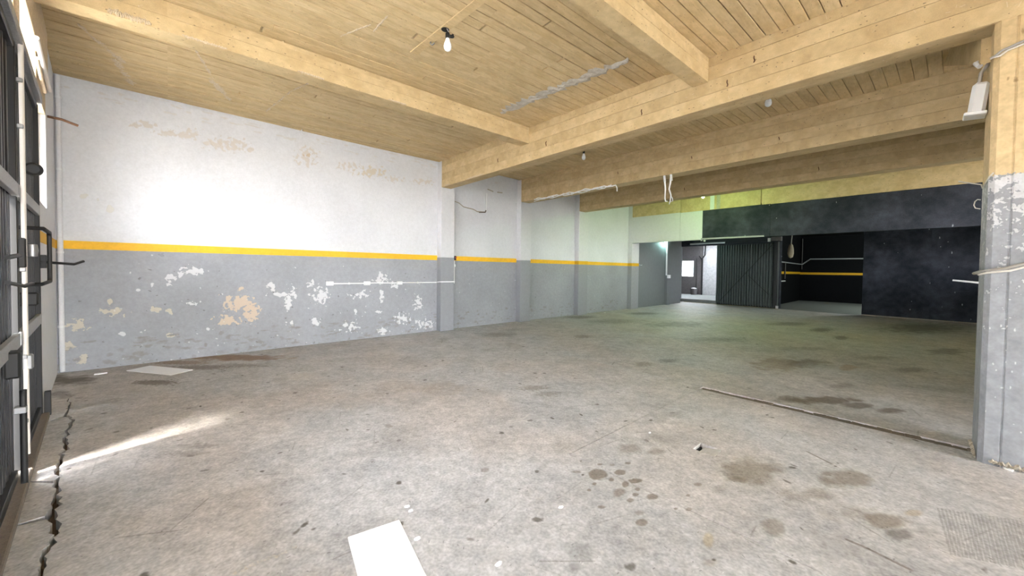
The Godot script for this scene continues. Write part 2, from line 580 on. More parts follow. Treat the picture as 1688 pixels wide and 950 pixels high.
func floor_materials() -> void:
	var dirt := rgb8(128, 116, 100)
	var oil := rgb8(118, 106, 90)
	var wet := rgb8(98, 90, 78)
	var pale := rgb8(214, 210, 205)
	var spots := [  # u, v, half width, half height, colour, strength, ragged, soft
		[120, 627, 46, 9, wet, 0.75, 0.9, 0.5], [255, 631, 44, 5, wet, 0.6, 0.9, 0.4], [100, 650, 22, 8, wet, 0.4, 1.0, 0.6],
		[330, 606, 60, 5, wet, 0.5, 0.9, 0.5], [390, 590, 95, 6, rgb8(150, 118, 92), 0.75, 0.8, 0.5], [300, 598, 60, 4, rgb8(140, 116, 96), 0.6, 0.8, 0.5],
		[395, 603, 55, 4, wet, 0.35, 1.2, 0.6], [495, 621, 34, 7, pale, 0.7, 0.9, 0.5], [820, 552, 40, 5, wet, 0.25, 1.0, 0.6],
		[984, 781, 16, 10, oil, 0.62, 0.7, 0.25], [1021, 779, 11, 5, oil, 0.6, 0.5, 0.25], [1046, 793, 13, 4, oil, 0.65, 0.5, 0.25], [1019, 813, 14, 10, oil, 0.5, 0.9, 0.35],
		[1030, 799, 7, 6, oil, 0.6, 0.6, 0.3], [1074, 819, 11, 5, oil, 0.55, 0.6, 0.3], [1007, 791, 5, 3, oil, 0.6, 0.4, 0.3], [979, 798, 4, 2.5, oil, 0.6, 0.4, 0.3],
		[970, 808, 4, 2.5, oil, 0.6, 0.4, 0.3], [1050, 807, 5, 3.5, oil, 0.55, 0.4, 0.3], [1047, 816, 6, 3.5, oil, 0.55, 0.4, 0.3], [1038, 825, 7, 4, oil, 0.5, 0.4, 0.3],
		[991, 836, 8, 3, oil, 0.5, 0.5, 0.3], [1056, 862, 12, 7, oil, 0.55, 0.5, 0.35], [1053, 846, 11, 6, oil, 0.35, 0.6, 0.4], [988, 766, 5, 2, oil, 0.5, 0.4, 0.3],
		[1009, 767, 5, 2.2, oil, 0.4, 0.4, 0.3], [1034, 764, 6, 2.2, oil, 0.55, 0.4, 0.3], [1149, 799, 8, 3.5, oil, 0.45, 0.4, 0.3], [1133, 817, 4, 2.5, oil, 0.5, 0.4, 0.3],
		[1113, 839, 3.5, 2.4, oil, 0.5, 0.4, 0.3], [1134, 840, 6, 3, oil, 0.45, 0.5, 0.3], [798, 775, 8, 5, oil, 0.4, 0.6, 0.4], [950, 778, 10, 2.5, oil, 0.4, 0.6, 0.4],
		[1035, 740, 26, 10, dirt, 0.38, 1.0, 0.6], [1082, 745, 16, 7, dirt, 0.45, 0.9, 0.5], [925, 738, 30, 10, dirt, 0.2, 1.2, 0.7], [1185, 806, 16, 10, dirt, 0.25, 0.9, 0.6],
		[1240, 774, 52, 24, dirt, 0.5, 1.1, 0.5], [1213, 790, 24, 7, oil, 0.5, 0.9, 0.5], [1396, 786, 44, 17, dirt, 0.55, 1.1, 0.45], [1362, 781, 18, 6, oil, 0.45, 1.0, 0.5],
		[1340, 815, 60, 12, dirt, 0.3, 1.3, 0.6], [1460, 859, 36, 15, dirt, 0.55, 1.1, 0.5], [1480, 880, 26, 10, rgb8(112, 108, 102), 0.6, 1.0, 0.5], [1400, 850, 60, 16, dirt, 0.25, 1.3, 0.7],
		[1275, 868, 22, 14, dirt, 0.4, 1.2, 0.5], [1506, 846, 15, 6, rgb8(190, 168, 136), 0.5, 0.9, 0.5], [1166, 893, 9, 14, rgb8(200, 178, 132), 0.45, 1.0, 0.5], [1170, 928, 16, 8, rgb8(160, 146, 126), 0.35, 1.0, 0.5],
		[1300, 705, 34, 6, pale, 0.6, 1.0, 0.6], [1195, 712, 30, 5, pale, 0.55, 1.0, 0.6], [930, 735, 60, 22, pale, 0.25, 1.2, 0.8], [1010, 705, 60, 9, pale, 0.3, 1.1, 0.8],
		[950, 905, 30, 18, rgb8(150, 150, 148), 0.45, 1.3, 0.5], [945, 935, 26, 12, rgb8(150, 148, 146), 0.4, 1.3, 0.5], [310, 748, 46, 5, rgb8(136, 130, 122), 0.4, 1.3, 0.5], [330, 735, 40, 5, rgb8(136, 130, 122), 0.35, 1.3, 0.5],
		[700, 640, 120, 12, rgb8(196, 182, 170), 0.4, 1.2, 0.9], [560, 660, 160, 18, rgb8(190, 176, 164), 0.3, 1.2, 0.9], [880, 640, 30, 5, dirt, 0.35, 1.2, 0.5], [905, 650, 24, 5, oil, 0.3, 1.2, 0.5], [640, 703, 8, 4, oil, 0.35, 1.0, 0.5],
		[1283, 600, 54, 12, rgb8(146, 130, 110), 0.55, 1.1, 0.5], [1398, 606, 17, 6, rgb8(190, 164, 138), 0.6, 1.0, 0.5], [1265, 603, 26, 5, rgb8(196, 188, 176), 0.5, 1.0, 0.5], [1330, 598, 40, 6, rgb8(120, 108, 94), 0.35, 1.2, 0.5],
		[1360, 660, 66, 7, rgb8(116, 104, 92), 0.75, 0.8, 0.4], [1410, 668, 30, 6, rgb8(108, 98, 86), 0.6, 0.9, 0.4], [1469, 677, 24, 6, rgb8(112, 102, 92), 0.7, 0.9, 0.4], [1300, 658, 28, 6, rgb8(120, 110, 100), 0.5, 0.9, 0.4],
		[1519, 541, 78, 10, rgb8(92, 90, 84), 0.5, 0.9, 0.6], [1386, 557, 14, 4, rgb8(92, 88, 82), 0.5, 1.0, 0.5], [1354, 544, 22, 4, rgb8(96, 92, 86), 0.55, 1.0, 0.5], [1298, 534, 46, 3.5, rgb8(104, 100, 92), 0.4, 1.0, 0.5],
		[1560, 580, 40, 6, rgb8(110, 106, 100), 0.45, 1.0, 0.5], [1120, 535, 60, 6, rgb8(110, 108, 102), 0.4, 1.1, 0.6], [1010, 530, 50, 5, rgb8(110, 106, 100), 0.35, 1.1, 0.6], [1180, 560, 60, 5, rgb8(112, 110, 104), 0.35, 1.1, 0.6],
		[960, 555, 16, 3, oil, 0.4, 1.0, 0.5], [1060, 600, 20, 4, oil, 0.3, 1.0, 0.5], [1100, 595, 18, 4, rgb8(104, 100, 94), 0.4, 1.0, 0.5], [955, 523, 30, 3, rgb8(100, 94, 86), 0.5, 0.9, 0.5],
		[1060, 517, 30, 2.5, rgb8(90, 86, 80), 0.5, 0.9, 0.5], [1500, 610, 34, 5, rgb8(110, 106, 100), 0.4, 1.1, 0.5], [1440, 590, 40, 4, rgb8(118, 114, 106), 0.35, 1.1, 0.5], [1330, 575, 50, 4, rgb8(120, 114, 104), 0.3, 1.1, 0.6],
		[1420, 640, 46, 6, rgb8(190, 186, 180), 0.35, 1.1, 0.7], [1385, 636, 24, 6, rgb8(140, 134, 128), 0.4, 1.1, 0.5]]
	for which in 2:
		var area := NEAR if which == 0 else FAR
		var w := 1260 if which == 0 else 1390
		var h := 2000 if which == 0 else 1040
		var ppm := w / area.size.x
		var n1 := noise_bytes(w, h, 101 + which, 0.7 / ppm * 2.0, 5)
		var n2 := noise_bytes(w, h, 111 + which, 4.0 / ppm, 4)
		var n3 := noise_bytes(w, h, 121 + which, 18.0 / ppm, 3)
		var n4 := noise_bytes(w, h, 131 + which, 0.45 / ppm, 3)
		var data := PackedByteArray()
		data.resize(w * h * 3)
		ramp(data, w, h, rgb8(204, 203, 203), n1, 0.06, n2, 0.06, n3, 0.07, rgb8(207, 201, 197), n4)
		var r := RandomNumberGenerator.new()
		r.seed = 500 + which
		for k in 90:        # broad worn patches
			var p := Vector2(r.randf() * w, r.randf() * h)
			var e := Vector2.from_angle(r.randf() * TAU) * r.randf_range(0.12, 0.5) * ppm
			var dark := r.randf() < 0.45
			patch(data, w, h, n2, p, e, e.orthogonal() * r.randf_range(0.2, 0.6), rgb8(150, 143, 135) if dark else rgb8(218, 216, 213), r.randf_range(0.12, 0.32), 1.3, 0.8, PackedByteArray(), 0, k * 977)
		for k in 520:       # chips and specks
			var p := Vector2(r.randf() * w, r.randf() * h)
			var e := Vector2.from_angle(r.randf() * TAU) * r.randf_range(0.008, 0.035) * ppm
			var dark := r.randf() < 0.65
			patch(data, w, h, n3, p, e, e.orthogonal() * r.randf_range(0.3, 0.9), rgb8(92, 86, 78) if dark else rgb8(226, 223, 218), r.randf_range(0.4, 0.85), 0.9, 0.5, PackedByteArray(), 0, k * 577)
		for k in 800:       # scratches
			var p := Vector2(r.randf() * w, r.randf() * h)
			var d := Vector2.from_angle(r.randf() * TAU) * r.randf_range(0.03, 0.30) * ppm
			stroke(data, w, h, p, p + d, r.randf_range(0.5, 1.1), rgb8(118, 112, 104) if r.randf() < 0.45 else rgb8(218, 214, 208), r.randf_range(0.2, 0.5))
		var q := 0
		for s in spots:
			q += 1
			floor_patch(data, w, h, n2 if s[3] > 5.0 else n3, area, s[0], s[1], s[2], s[3], s[4], s[5], s[6], s[7], q * 3331)
		for l in [[Vector2(1345, 633), Vector2(1358, 640), Vector2(1372, 645), Vector2(1410, 648)], [Vector2(1363, 628), Vector2(1404, 626), Vector2(1445, 634), Vector2(1466, 640)],
				[Vector2(1180, 582), Vector2(1290, 586), Vector2(1300, 583)], [Vector2(838, 694), Vector2(862, 690), Vector2(872, 683)], [Vector2(840, 697), Vector2(870, 692)], [Vector2(850, 690), Vector2(868, 695)],
				[Vector2(905, 625), Vector2(960, 615)], [Vector2(1010, 612), Vector2(1070, 630)], [Vector2(1170, 620), Vector2(1205, 612)]]:
			floor_line(data, w, h, area, l, 0.014, rgb8(226, 222, 216), 0.8)
		for l in [[Vector2(1395, 890), Vector2(1430, 905), Vector2(1500, 940)], [Vector2(1330, 745), Vector2(1370, 765)]]:
			floor_line(data, w, h, area, l, 0.012, rgb8(110, 100, 90), 0.6)
		for k in 26:        # broom-like ribs of a cement patch by the column
			var x := 1545.0 + k * 6.5
			floor_line(data, w, h, area, [Vector2(x, 838 + k * 1.0), Vector2(x + 22, 915 + k * 1.2)], 0.006, rgb8(132, 128, 124), 0.4)
		for k in 34:        # crumbs of white paint along an old mark
			var u := 385.0 + r.randf() * 105.0
			floor_patch(data, w, h, n3, area, u, 945.0 - (u - 385.0) * 0.42 + r.randf_range(-3, 3), r.randf_range(1, 5), r.randf_range(0.8, 2), rgb8(224, 216, 200), 0.8, 0.8, 0.5, k * 91)
		var m := StandardMaterial3D.new()
		m.albedo_texture = tex(data, w, h)
		m.roughness = 0.62
		m.metallic_specular = 0.4
		m.detail_enabled = true
		m.detail_albedo = M.grain
		m.detail_blend_mode = BaseMaterial3D.BLEND_MODE_MUL
		m.detail_uv_layer = BaseMaterial3D.DETAIL_UV_2
		m.uv2_scale = Vector3(area.size.x, area.size.y, 1) * (0.9 if which == 0 else 0.6)
		m.heightmap_enabled = true
		m.heightmap_texture = grey_tex(n3, w, h)
		m.heightmap_scale = 0.12
		M["floor%d" % which] = m


# --------------------------------------------------------------------------------------------------- wall textures
const WALL := Rect2(-1.15, 0.0, 5.75, 3.85)
const WALL2 := Rect2(4.6, 0.0, 9.0, 3.85)

func wall_materials() -> void:
	var white := rgb8(203, 204, 208)
	var grey := rgb8(146, 148, 153)
	var bare := rgb8(190, 181, 164)
	var peach := rgb8(198, 179, 158)
	var chip := rgb8(204, 204, 206)
	var stain := rgb8(193, 184, 175)
	var putty := rgb8(200, 198, 192)
	var peels := [   # u, v, half width, half height, colour, ragged
		[128, 536, 17, 10, bare, 0.9], [113, 570, 11, 6, bare, 1.5], [140, 592, 11, 8, bare, 1.0], [189, 514, 19, 6, bare, 1.2], [181, 498, 4, 6, bare, 0.9],
		[228, 478, 3.5, 3, chip, 0.5], [281, 457, 9, 7, chip, 1.1], [296, 452, 5, 5, chip, 1.0], [318, 447, 19, 6, chip, 1.2], [278, 469, 7, 3, chip, 1.0], [251, 469, 3, 5, chip, 0.9],
		[259, 510, 8, 5, bare, 1.1], [280, 512, 6, 5, bare, 1.0], [321, 499, 9, 3, chip, 1.4], [395, 500, 25, 14, peach, 0.9], [415, 517, 12, 16, peach, 1.0], [374, 528, 20, 8, peach, 0.9], [398, 476, 6, 4, peach, 1.2],
		[447, 472, 7, 7, chip, 1.1], [463, 485, 17, 4, chip, 1.0], [475, 498, 6, 14, chip, 0.9], [485, 483, 4, 11, chip, 1.1], [202, 551, 6, 4, chip, 1.2], [284, 554, 8, 4, bare, 1.2], [235, 550, 5, 2, chip, 1.2], [343, 543, 3, 3, chip, 0.6],
		[529, 487, 13, 12, chip, 1.2], [520, 531, 7, 6, chip, 0.9], [586, 515, 4, 5, chip, 0.8], [626, 514, 6, 3, chip, 0.7], [629, 487, 4, 9, chip, 1.0], [663, 526, 10, 7, chip, 1.7], [592, 485, 11, 5, chip, 1.7], [631, 546, 9, 5, chip, 1.4],
		[577, 539, 10, 6, chip, 1.7], [628, 460, 9, 8, chip, 1.5], [512, 467, 5, 5, chip, 1.6], [690, 500, 6, 8, chip, 1.8], [700, 535, 12, 6, chip, 1.7], [650, 470, 6, 4, chip, 1.6], [480, 532, 6, 4, chip, 1.6],
		[237, 206, 20, 6, stain, 1.3], [276, 218, 20, 5, stain, 1.1], [308, 220, 20, 9, stain, 1.3], [354, 237, 20, 7, stain, 1.2], [384, 238, 26, 10, stain, 1.4], [412, 247, 8, 4, stain, 1.2], [506, 259, 14, 13, stain, 1.8], [508, 256, 8, 3, rgb8(190, 172, 150), 1.0],
		[613, 283, 21, 7, rgb8(196, 186, 170), 1.3], [649, 295, 14, 5, stain, 1.5], [574, 274, 14, 6, stain, 1.7], [699, 299, 14, 4, stain, 1.7], [140, 323, 9, 5, putty, 0.7], [182, 345, 8, 8, putty, 0.5], [161, 329, 2, 4, putty, 0.8], [263, 420, 7, 3, rgb8(132, 134, 138), 0.9]]
	for which in 2:
		var area := WALL if which == 0 else WALL2
		var w := 1720 if which == 0 else 1350
		var h := 1152 if which == 0 else 578
		var ppm := w / area.size.x
		var n1 := noise_bytes(w, h, 201 + which, 0.7 / ppm, 4)
		var n2 := noise_bytes(w, h, 211 + which, 10.0 / ppm, 5)
		var n3 := noise_bytes(w, h, 221 + which, 26.0 / ppm, 2)
		var data := PackedByteArray()
		data.resize(w * h * 3)
		var hgt := PackedByteArray()
		hgt.resize(w * h)
		for y in h:
			var up := area.size.y * (1.0 - (y + 0.5) / h)
			var is_white := up > 1.706
			var band: Color = white if is_white else (rgb8(230, 177, 22) if up > 1.596 else grey)
			var g_amp := 0.03 if is_white else 0.05
			for x in w:
				var i := y * w + x
				var g := (1.0 + (n1[i] - 128) / 128.0 * g_amp + (n2[i] - 128) / 128.0 * g_amp * 0.7 + (n3[i] - 128) / 128.0 * 0.02) * 255.0
				var j := i * 3
				data[j] = clampi(int(band.r * g), 0, 255)
				data[j + 1] = clampi(int(band.g * g), 0, 255)
				data[j + 2] = clampi(int(band.b * g), 0, 255)
				hgt[i] = 150 + (n2[i] - 128) / 6
		var s := Vector2(ppm, h / area.size.y)
		var to := func(p: Vector3) -> Vector2: return Vector2((p.x - area.position.x) * s.x, (area.size.y - p.y) * s.y)
		var r := RandomNumberGenerator.new()
		r.seed = 900 + which
		var q := 0
		for p in peels:
			if p[0] > 716 and which == 0 or which == 1:
				continue
			q += 1
			var c: Vector2 = to.call(on_left(p[0], p[1]))
			var e1: Vector2 = (to.call(on_left(p[0] + p[2], p[1])) - to.call(on_left(p[0] - p[2], p[1]))) * 0.5
			var e2: Vector2 = (to.call(on_left(p[0], p[1] + p[3])) - to.call(on_left(p[0], p[1] - p[3]))) * 0.5
			var soft: bool = p[4] == stain
			patch(data, w, h, n2, c, e1 * 0.86, e2 * 0.86, p[4], 0.7 if soft else 0.92, p[5] * 2.5, 0.35 if soft else 0.12, hgt, -60, q * 7919)
		for k in (240 if which == 0 else 260):     # small chips low on the wall
			var p := Vector2(r.randf() * w, h - pow(r.randf(), 1.5) * 1.55 * s.y)
			var e := Vector2.from_angle(r.randf() * TAU) * r.randf_range(0.004, 0.02) * ppm
			var dark := r.randf() < 0.5
			patch(data, w, h, n3, p, e, e.orthogonal() * r.randf_range(0.3, 0.8), rgb8(108, 108, 108) if dark else chip, 0.75, 1.2, 0.4, hgt, -50, k * 613)
		for k in 150:    # scuffs and soot just above the floor
			var p := Vector2(r.randf() * w, h - r.randf_range(0.0, 0.38) * s.y)
			var e := Vector2(r.randf_range(0.02, 0.09) * ppm, 0)
			patch(data, w, h, n2, p, e, Vector2(0, r.randf_range(0.008, 0.04) * ppm), rgb8(122, 118, 112), r.randf_range(0.25, 0.6), 1.5, 0.6, hgt, 0, k * 1237)
		for k in 60:     # flaking along the ceiling line
			var p := Vector2(r.randf() * w, r.randf_range(0.03, 0.26) * s.y)
			patch(data, w, h, n2, p, Vector2(r.randf_range(0.03, 0.12) * ppm, 0), Vector2(0, r.randf_range(0.006, 0.02) * ppm), rgb8(196, 190, 184), 0.6, 1.5, 0.5, hgt, -30, k * 421)
		for k in 40:     # dribbles
			var p := Vector2(r.randf() * w, r.randf_range(0.7, 2.1) * s.y)
			stroke(data, w, h, p, p + Vector2(r.randf_range(-2, 2), r.randf_range(0.05, 0.3) * ppm), 0.9, rgb8(186, 186, 186), 0.22)
		var m := StandardMaterial3D.new()
		m.albedo_texture = tex(data, w, h)
		m.roughness = 0.6
		m.heightmap_enabled = true
		m.heightmap_texture = grey_tex(hgt, w, h)
		m.heightmap_scale = 0.8
		M["wall%d" % which] = m
	# column: grey below, tan above, the white undercoat scraped bare in its upper part
	var cw := 520
	var ch := 1140
	var c1 := noise_bytes(cw, ch, 301, 0.02, 4)
	var c2 := noise_bytes(cw, ch, 302, 0.035, 4)
	var c3 := noise_bytes(cw, ch, 303, 0.12, 3)
	var cd := PackedByteArray()
	cd.resize(cw * ch * 3)
	var hh := PackedByteArray()
	hh.resize(cw * ch)
	for y in ch:
		var up := 3.8 * (1.0 - (y + 0.5) / ch)
		for x in cw:
			var i := y * cw + x
			var edge := 2.14 + (c3[i] - 128) / 128.0 * 0.015
			var base: Color = rgb8(200, 176, 134) if up > edge else rgb8(140, 142, 146)
			var g := (1.0 + (c1[i] - 128) / 128.0 * 0.06 + (c2[i] - 128) / 128.0 * 0.06 + (c3[i] - 128) / 128.0 * 0.04) * 255.0
			hh[i] = 128 + (c2[i] - 128) / 3
			if up <= edge and up > 1.0:
				var want := clampf((up - 1.15) / 0.95, 0.0, 1.0)
				if c2[i] / 255.0 + (c3[i] - 128) / 500.0 < 0.14 + want * want * 0.46:
					base = rgb8(196, 196, 198)
					hh[i] -= 30
			var j := i * 3
			cd[j] = clampi(int(base.r * g), 0, 255)
			cd[j + 1] = clampi(int(base.g * g), 0, 255)
			cd[j + 2] = clampi(int(base.b * g), 0, 255)
	var rc := RandomNumberGenerator.new()
	rc.seed = 41
	for k in 200:
		var p := Vector2(rc.randf() * cw, ch * 0.45 + rc.randf() * ch * 0.55)
		var e := Vector2(rc.randf_range(0.8, 1.8), 0)
		patch(cd, cw, ch, c3, p, e, Vector2(0, rc.randf_range(0.8, 4.0)), rgb8(206, 206, 206), 0.8, 0.9, 0.4, hh, -30, k * 331)
	for k in 70:
		var p := Vector2(rc.randf() * cw, rc.randf() * ch * 0.44)
		patch(cd, cw, ch, c3, p, Vector2(rc.randf_range(1, 4), 0), Vector2(0, rc.randf_range(1, 7)), rgb8(130, 106, 72), 0.6, 0.9, 0.4, hh, -30, k * 331)
	var cm := StandardMaterial3D.new()
	cm.albedo_texture = tex(cd, cw, ch)
	cm.roughness = 0.7
	cm.heightmap_enabled = true
	cm.heightmap_texture = grey_tex(hh, cw, ch)
	cm.heightmap_scale = 0.6
	M.column = cm
	# black lime wash with flecks
	var bw := 1024
	var bh := 512
	var b1 := noise_bytes(bw, bh, 401, 0.006, 5)
	var b2 := noise_bytes(bw, bh, 402, 0.03, 4)
	var b3 := noise_bytes(bw, bh, 403, 0.2, 2)
	var bd := PackedByteArray()
	bd.resize(bw * bh * 3)
	ramp(bd, bw, bh, rgb8(52, 55, 63), b1, 0.2, b2, 0.14, b3, 0.08, rgb8(56, 58, 66), b1)
	var rb := RandomNumberGenerator.new()
	rb.seed = 12
	for k in 46:
		var p := Vector2(rb.randf() * bw, rb.randf() * bh)
		patch(bd, bw, bh, b3, p, Vector2(rb.randf_range(0.8, 2.0), 0), Vector2(0, rb.randf_range(1.0, 6.0)), rgb8(190, 190, 194), 0.8, 0.9, 0.4, PackedByteArray(), 0, k * 71)
	for k in 30:
		var p := Vector2(rb.randf() * bw, rb.randf() * bh)
		stroke(bd, bw, bh, p, p + Vector2(rb.randf_range(-40, 40), rb.randf_range(-6, 6)), 0.9, rgb8(84, 86, 92), 0.4)
	var bm := StandardMaterial3D.new()
	bm.albedo_texture = tex(bd, bw, bh)
	bm.roughness = 0.9
	bm.metallic_specular = 0.25
	M.black_wall = bm


# =================================================================================================== the setting
func near_uv(p: Vector3, _n: Vector3) -> Vector2:
	return Vector2((p.x - NEAR.position.x) / NEAR.size.x, (p.z - NEAR.position.y) / NEAR.size.y)

func far_uv(p: Vector3, _n: Vector3) -> Vector2:
	return Vector2((p.x - FAR.position.x) / FAR.size.x, (p.z - FAR.position.y) / FAR.size.y)

func wall_uv(p: Vector3, _n: Vector3) -> Vector2:
	return Vector2((p.x - WALL.position.x) / WALL.size.x, 1.0 - p.y / WALL.size.y)

func wall2_uv(p: Vector3, _n: Vector3) -> Vector2:
	return Vector2((p.x + p.z * 0.3 - WALL2.position.x) / WALL2.size.x, 1.0 - p.y / WALL2.size.y)

func column_uv(p: Vector3, _n: Vector3) -> Vector2:
	return Vector2((p.z - 7.7 - p.x + 5.1) / 1.73, 1.0 - p.y / 3.8)

func black_uv(p: Vector3, _n: Vector3) -> Vector2:
	return Vector2((p.z + p.x * 0.37) / 7.0, 1.0 - p.y / 3.6)


func build_floor() -> void:
	var f := structure("floor", "worn grey concrete floor with cracks, stains and old joints")
	# the long crack in front of the gate, traced on the floor
	var crack := []
	for p in [[99, 648], [117, 653], [112, 661], [117, 665.5], [107, 685.5], [118.6, 688.4], [118, 697.6], [110.5, 714], [107, 729], [108.6, 742], [99.4, 751], [96.5, 766], [96.5, 786], [92, 806], [92, 828], [84.7, 854], [89.5, 872.5], [88.4, 891], [73.7, 917], [66.3, 942.5]]:
		var q := on_level(p[0], p[1])
		crack.append(Vector2(q.x, q.z))
	var fine := [Vector2(FRONT_X + FRONT_T * 0.9 - 0.02, 0.9)]
	var r := RandomNumberGenerator.new()
	r.seed = 3
	var last: Vector2 = crack[crack.size() - 1]
	for k in 12:
		crack.append(last + Vector2(0.035 * (k + 1) + r.randf_range(-0.03, 0.03), 0.5 * (k + 1)))
	for k in crack.size() - 1:
		for t in 4:
			var q: Vector2 = crack[k].lerp(crack[k + 1], t / 4.0)
			fine.append(q + Vector2(r.randf_range(-0.012, 0.012), 0.0))
	var apron_edge := []
	var slab_edge := []
	for k in fine.size():
		var open := clampf(k / 26.0, 0.08, 1.0) * r.randf_range(0.006, 0.017)
		if absf(fine[k].y - 4.2) < 0.22:
			open += 0.005
		apron_edge.append(fine[k] - Vector2(open, 0))
		slab_edge.append(fine[k] + Vector2(open, 0))
	# apron pieces between cross cracks: [z at the gate, z at the long crack]
	var cuts := [[0.9, 0.9], [2.30, 2.156], [3.573, 3.70], [4.217, 4.214], [6.2, 6.25], [10.8, 10.7]]
	for k in cuts.size() - 1:
		var plan := PackedVector2Array()
		var g := 0.004
		plan.append(Vector2(FRONT_X + FRONT_T * (cuts[k][0] + g), cuts[k][0] + g))
		for q in apron_edge:
			if q.y > cuts[k][1] + g and q.y < cuts[k + 1][1] - g:
				plan.append(q)
		plan.append(Vector2(FRONT_X + FRONT_T * (cuts[k + 1][0] - g), cuts[k + 1][0] - g))
		part(f, "apron_slab", mb(near_uv).prism(plan, -0.1, 0.0), M.floor0)
	var plan1 := PackedVector2Array([Vector2(FRONT_X - 0.06, -0.1), Vector2(4.842, -0.1), Vector2(4.842, 5.655), Vector2(2.247, 5.655), Vector2(2.247, RIGHT_Z), Vector2(slab_edge[-1].x, RIGHT_Z)])
	for k in range(slab_edge.size() - 1, -1, -1):
		plan1.append(slab_edge[k])
	part(f, "slab", mb(near_uv).prism(plan1, -0.1, 0.0), M.floor0)
	for s in [[2.253, 3.06, 5.661, RIGHT_Z], [3.215, 4.70, 5.661, RIGHT_Z], [3.06, 3.215, 5.661, 6.24], [3.06, 3.215, 6.41, RIGHT_Z]]:   # round a small square hole
		part(f, "slab", mb(near_uv).prism(rect_plan(s[0], s[1], s[2], s[3]), -0.1, 0.0), M.floor0)
	var plan3 := PackedVector2Array([Vector2(4.848, -0.7), Vector2(18.4, -0.7), Vector2(18.4, RIGHT_Z), Vector2(4.82, RIGHT_Z), Vector2(4.82, 5.66), Vector2(4.848, 5.66)])
	part(f, "slab", mb(far_uv).prism(plan3, -0.1, 0.0), M.floor1)
	# dirt packed into the wide joint
	var joint := mb()
	for k in 24:
		var z0 := 5.66 + k * 0.09
		joint.box(Vector3(4.76, -0.03 + r.randf_range(-0.006, 0.008), z0 + 0.045), Basis(Vector3.UP, r.randf_range(-0.2, 0.2)), Vector3(0.062, 0.02, 0.055), 0.01)
	part(f, "joint_filling", joint, M.dirt, "brown dirt packed in the floor joint")
	part(f, "bedding", mb().prism(PackedVector2Array([Vector2(-1.3, -0.4), Vector2(18.3, -0.4), Vector2(18.3, RIGHT_Z), Vector2(-0.1, RIGHT_Z)]), -0.2, -0.055), M.earth)
	var g2 := structure("floor_annex", "grey floor of the rooms behind the black wall")
	part(g2, "slab", mb().prism(PackedVector2Array([Vector2(BACK_X + BACK_T * 2.2 - 0.05, 2.2), Vector2(25.0, 2.2), Vector2(25.0, 10.0), Vector2(BACK_X + BACK_T * 10.0 - 0.05, 10.0)]), -0.1, 0.003), M.back_floor)
	part(g2, "step", mb().box(Vector3(20.2, 0.06, -0.5), Basis.IDENTITY, Vector3(2.2, 0.09, 2.6), 0.01), M.back_floor)
	var g4 := structure("pavement_yard", "pale yard outside the side entrance")
	part(g4, "slab", mb().prism(rect_plan(5.45, 26.0, 10.56, RIGHT_Z + 0.2), -0.2, -0.04), M.street)
	part(g4, "slab", mb().prism(rect_plan(-0.2, 20.0, RIGHT_Z + 0.26, RIGHT_Z + 16.0), -0.2, -0.04), M.street)
	var g3 := structure("pavement", "pale street pavement in front of the hall")
	part(g3, "slab", mb().prism(PackedVector2Array([Vector2(-26, -16), Vector2(FRONT_X - FRONT_T * 16, -16), Vector2(FRONT_X + FRONT_T * 26, 26), Vector2(-26, 26)]), -0.2, -0.04), M.street)


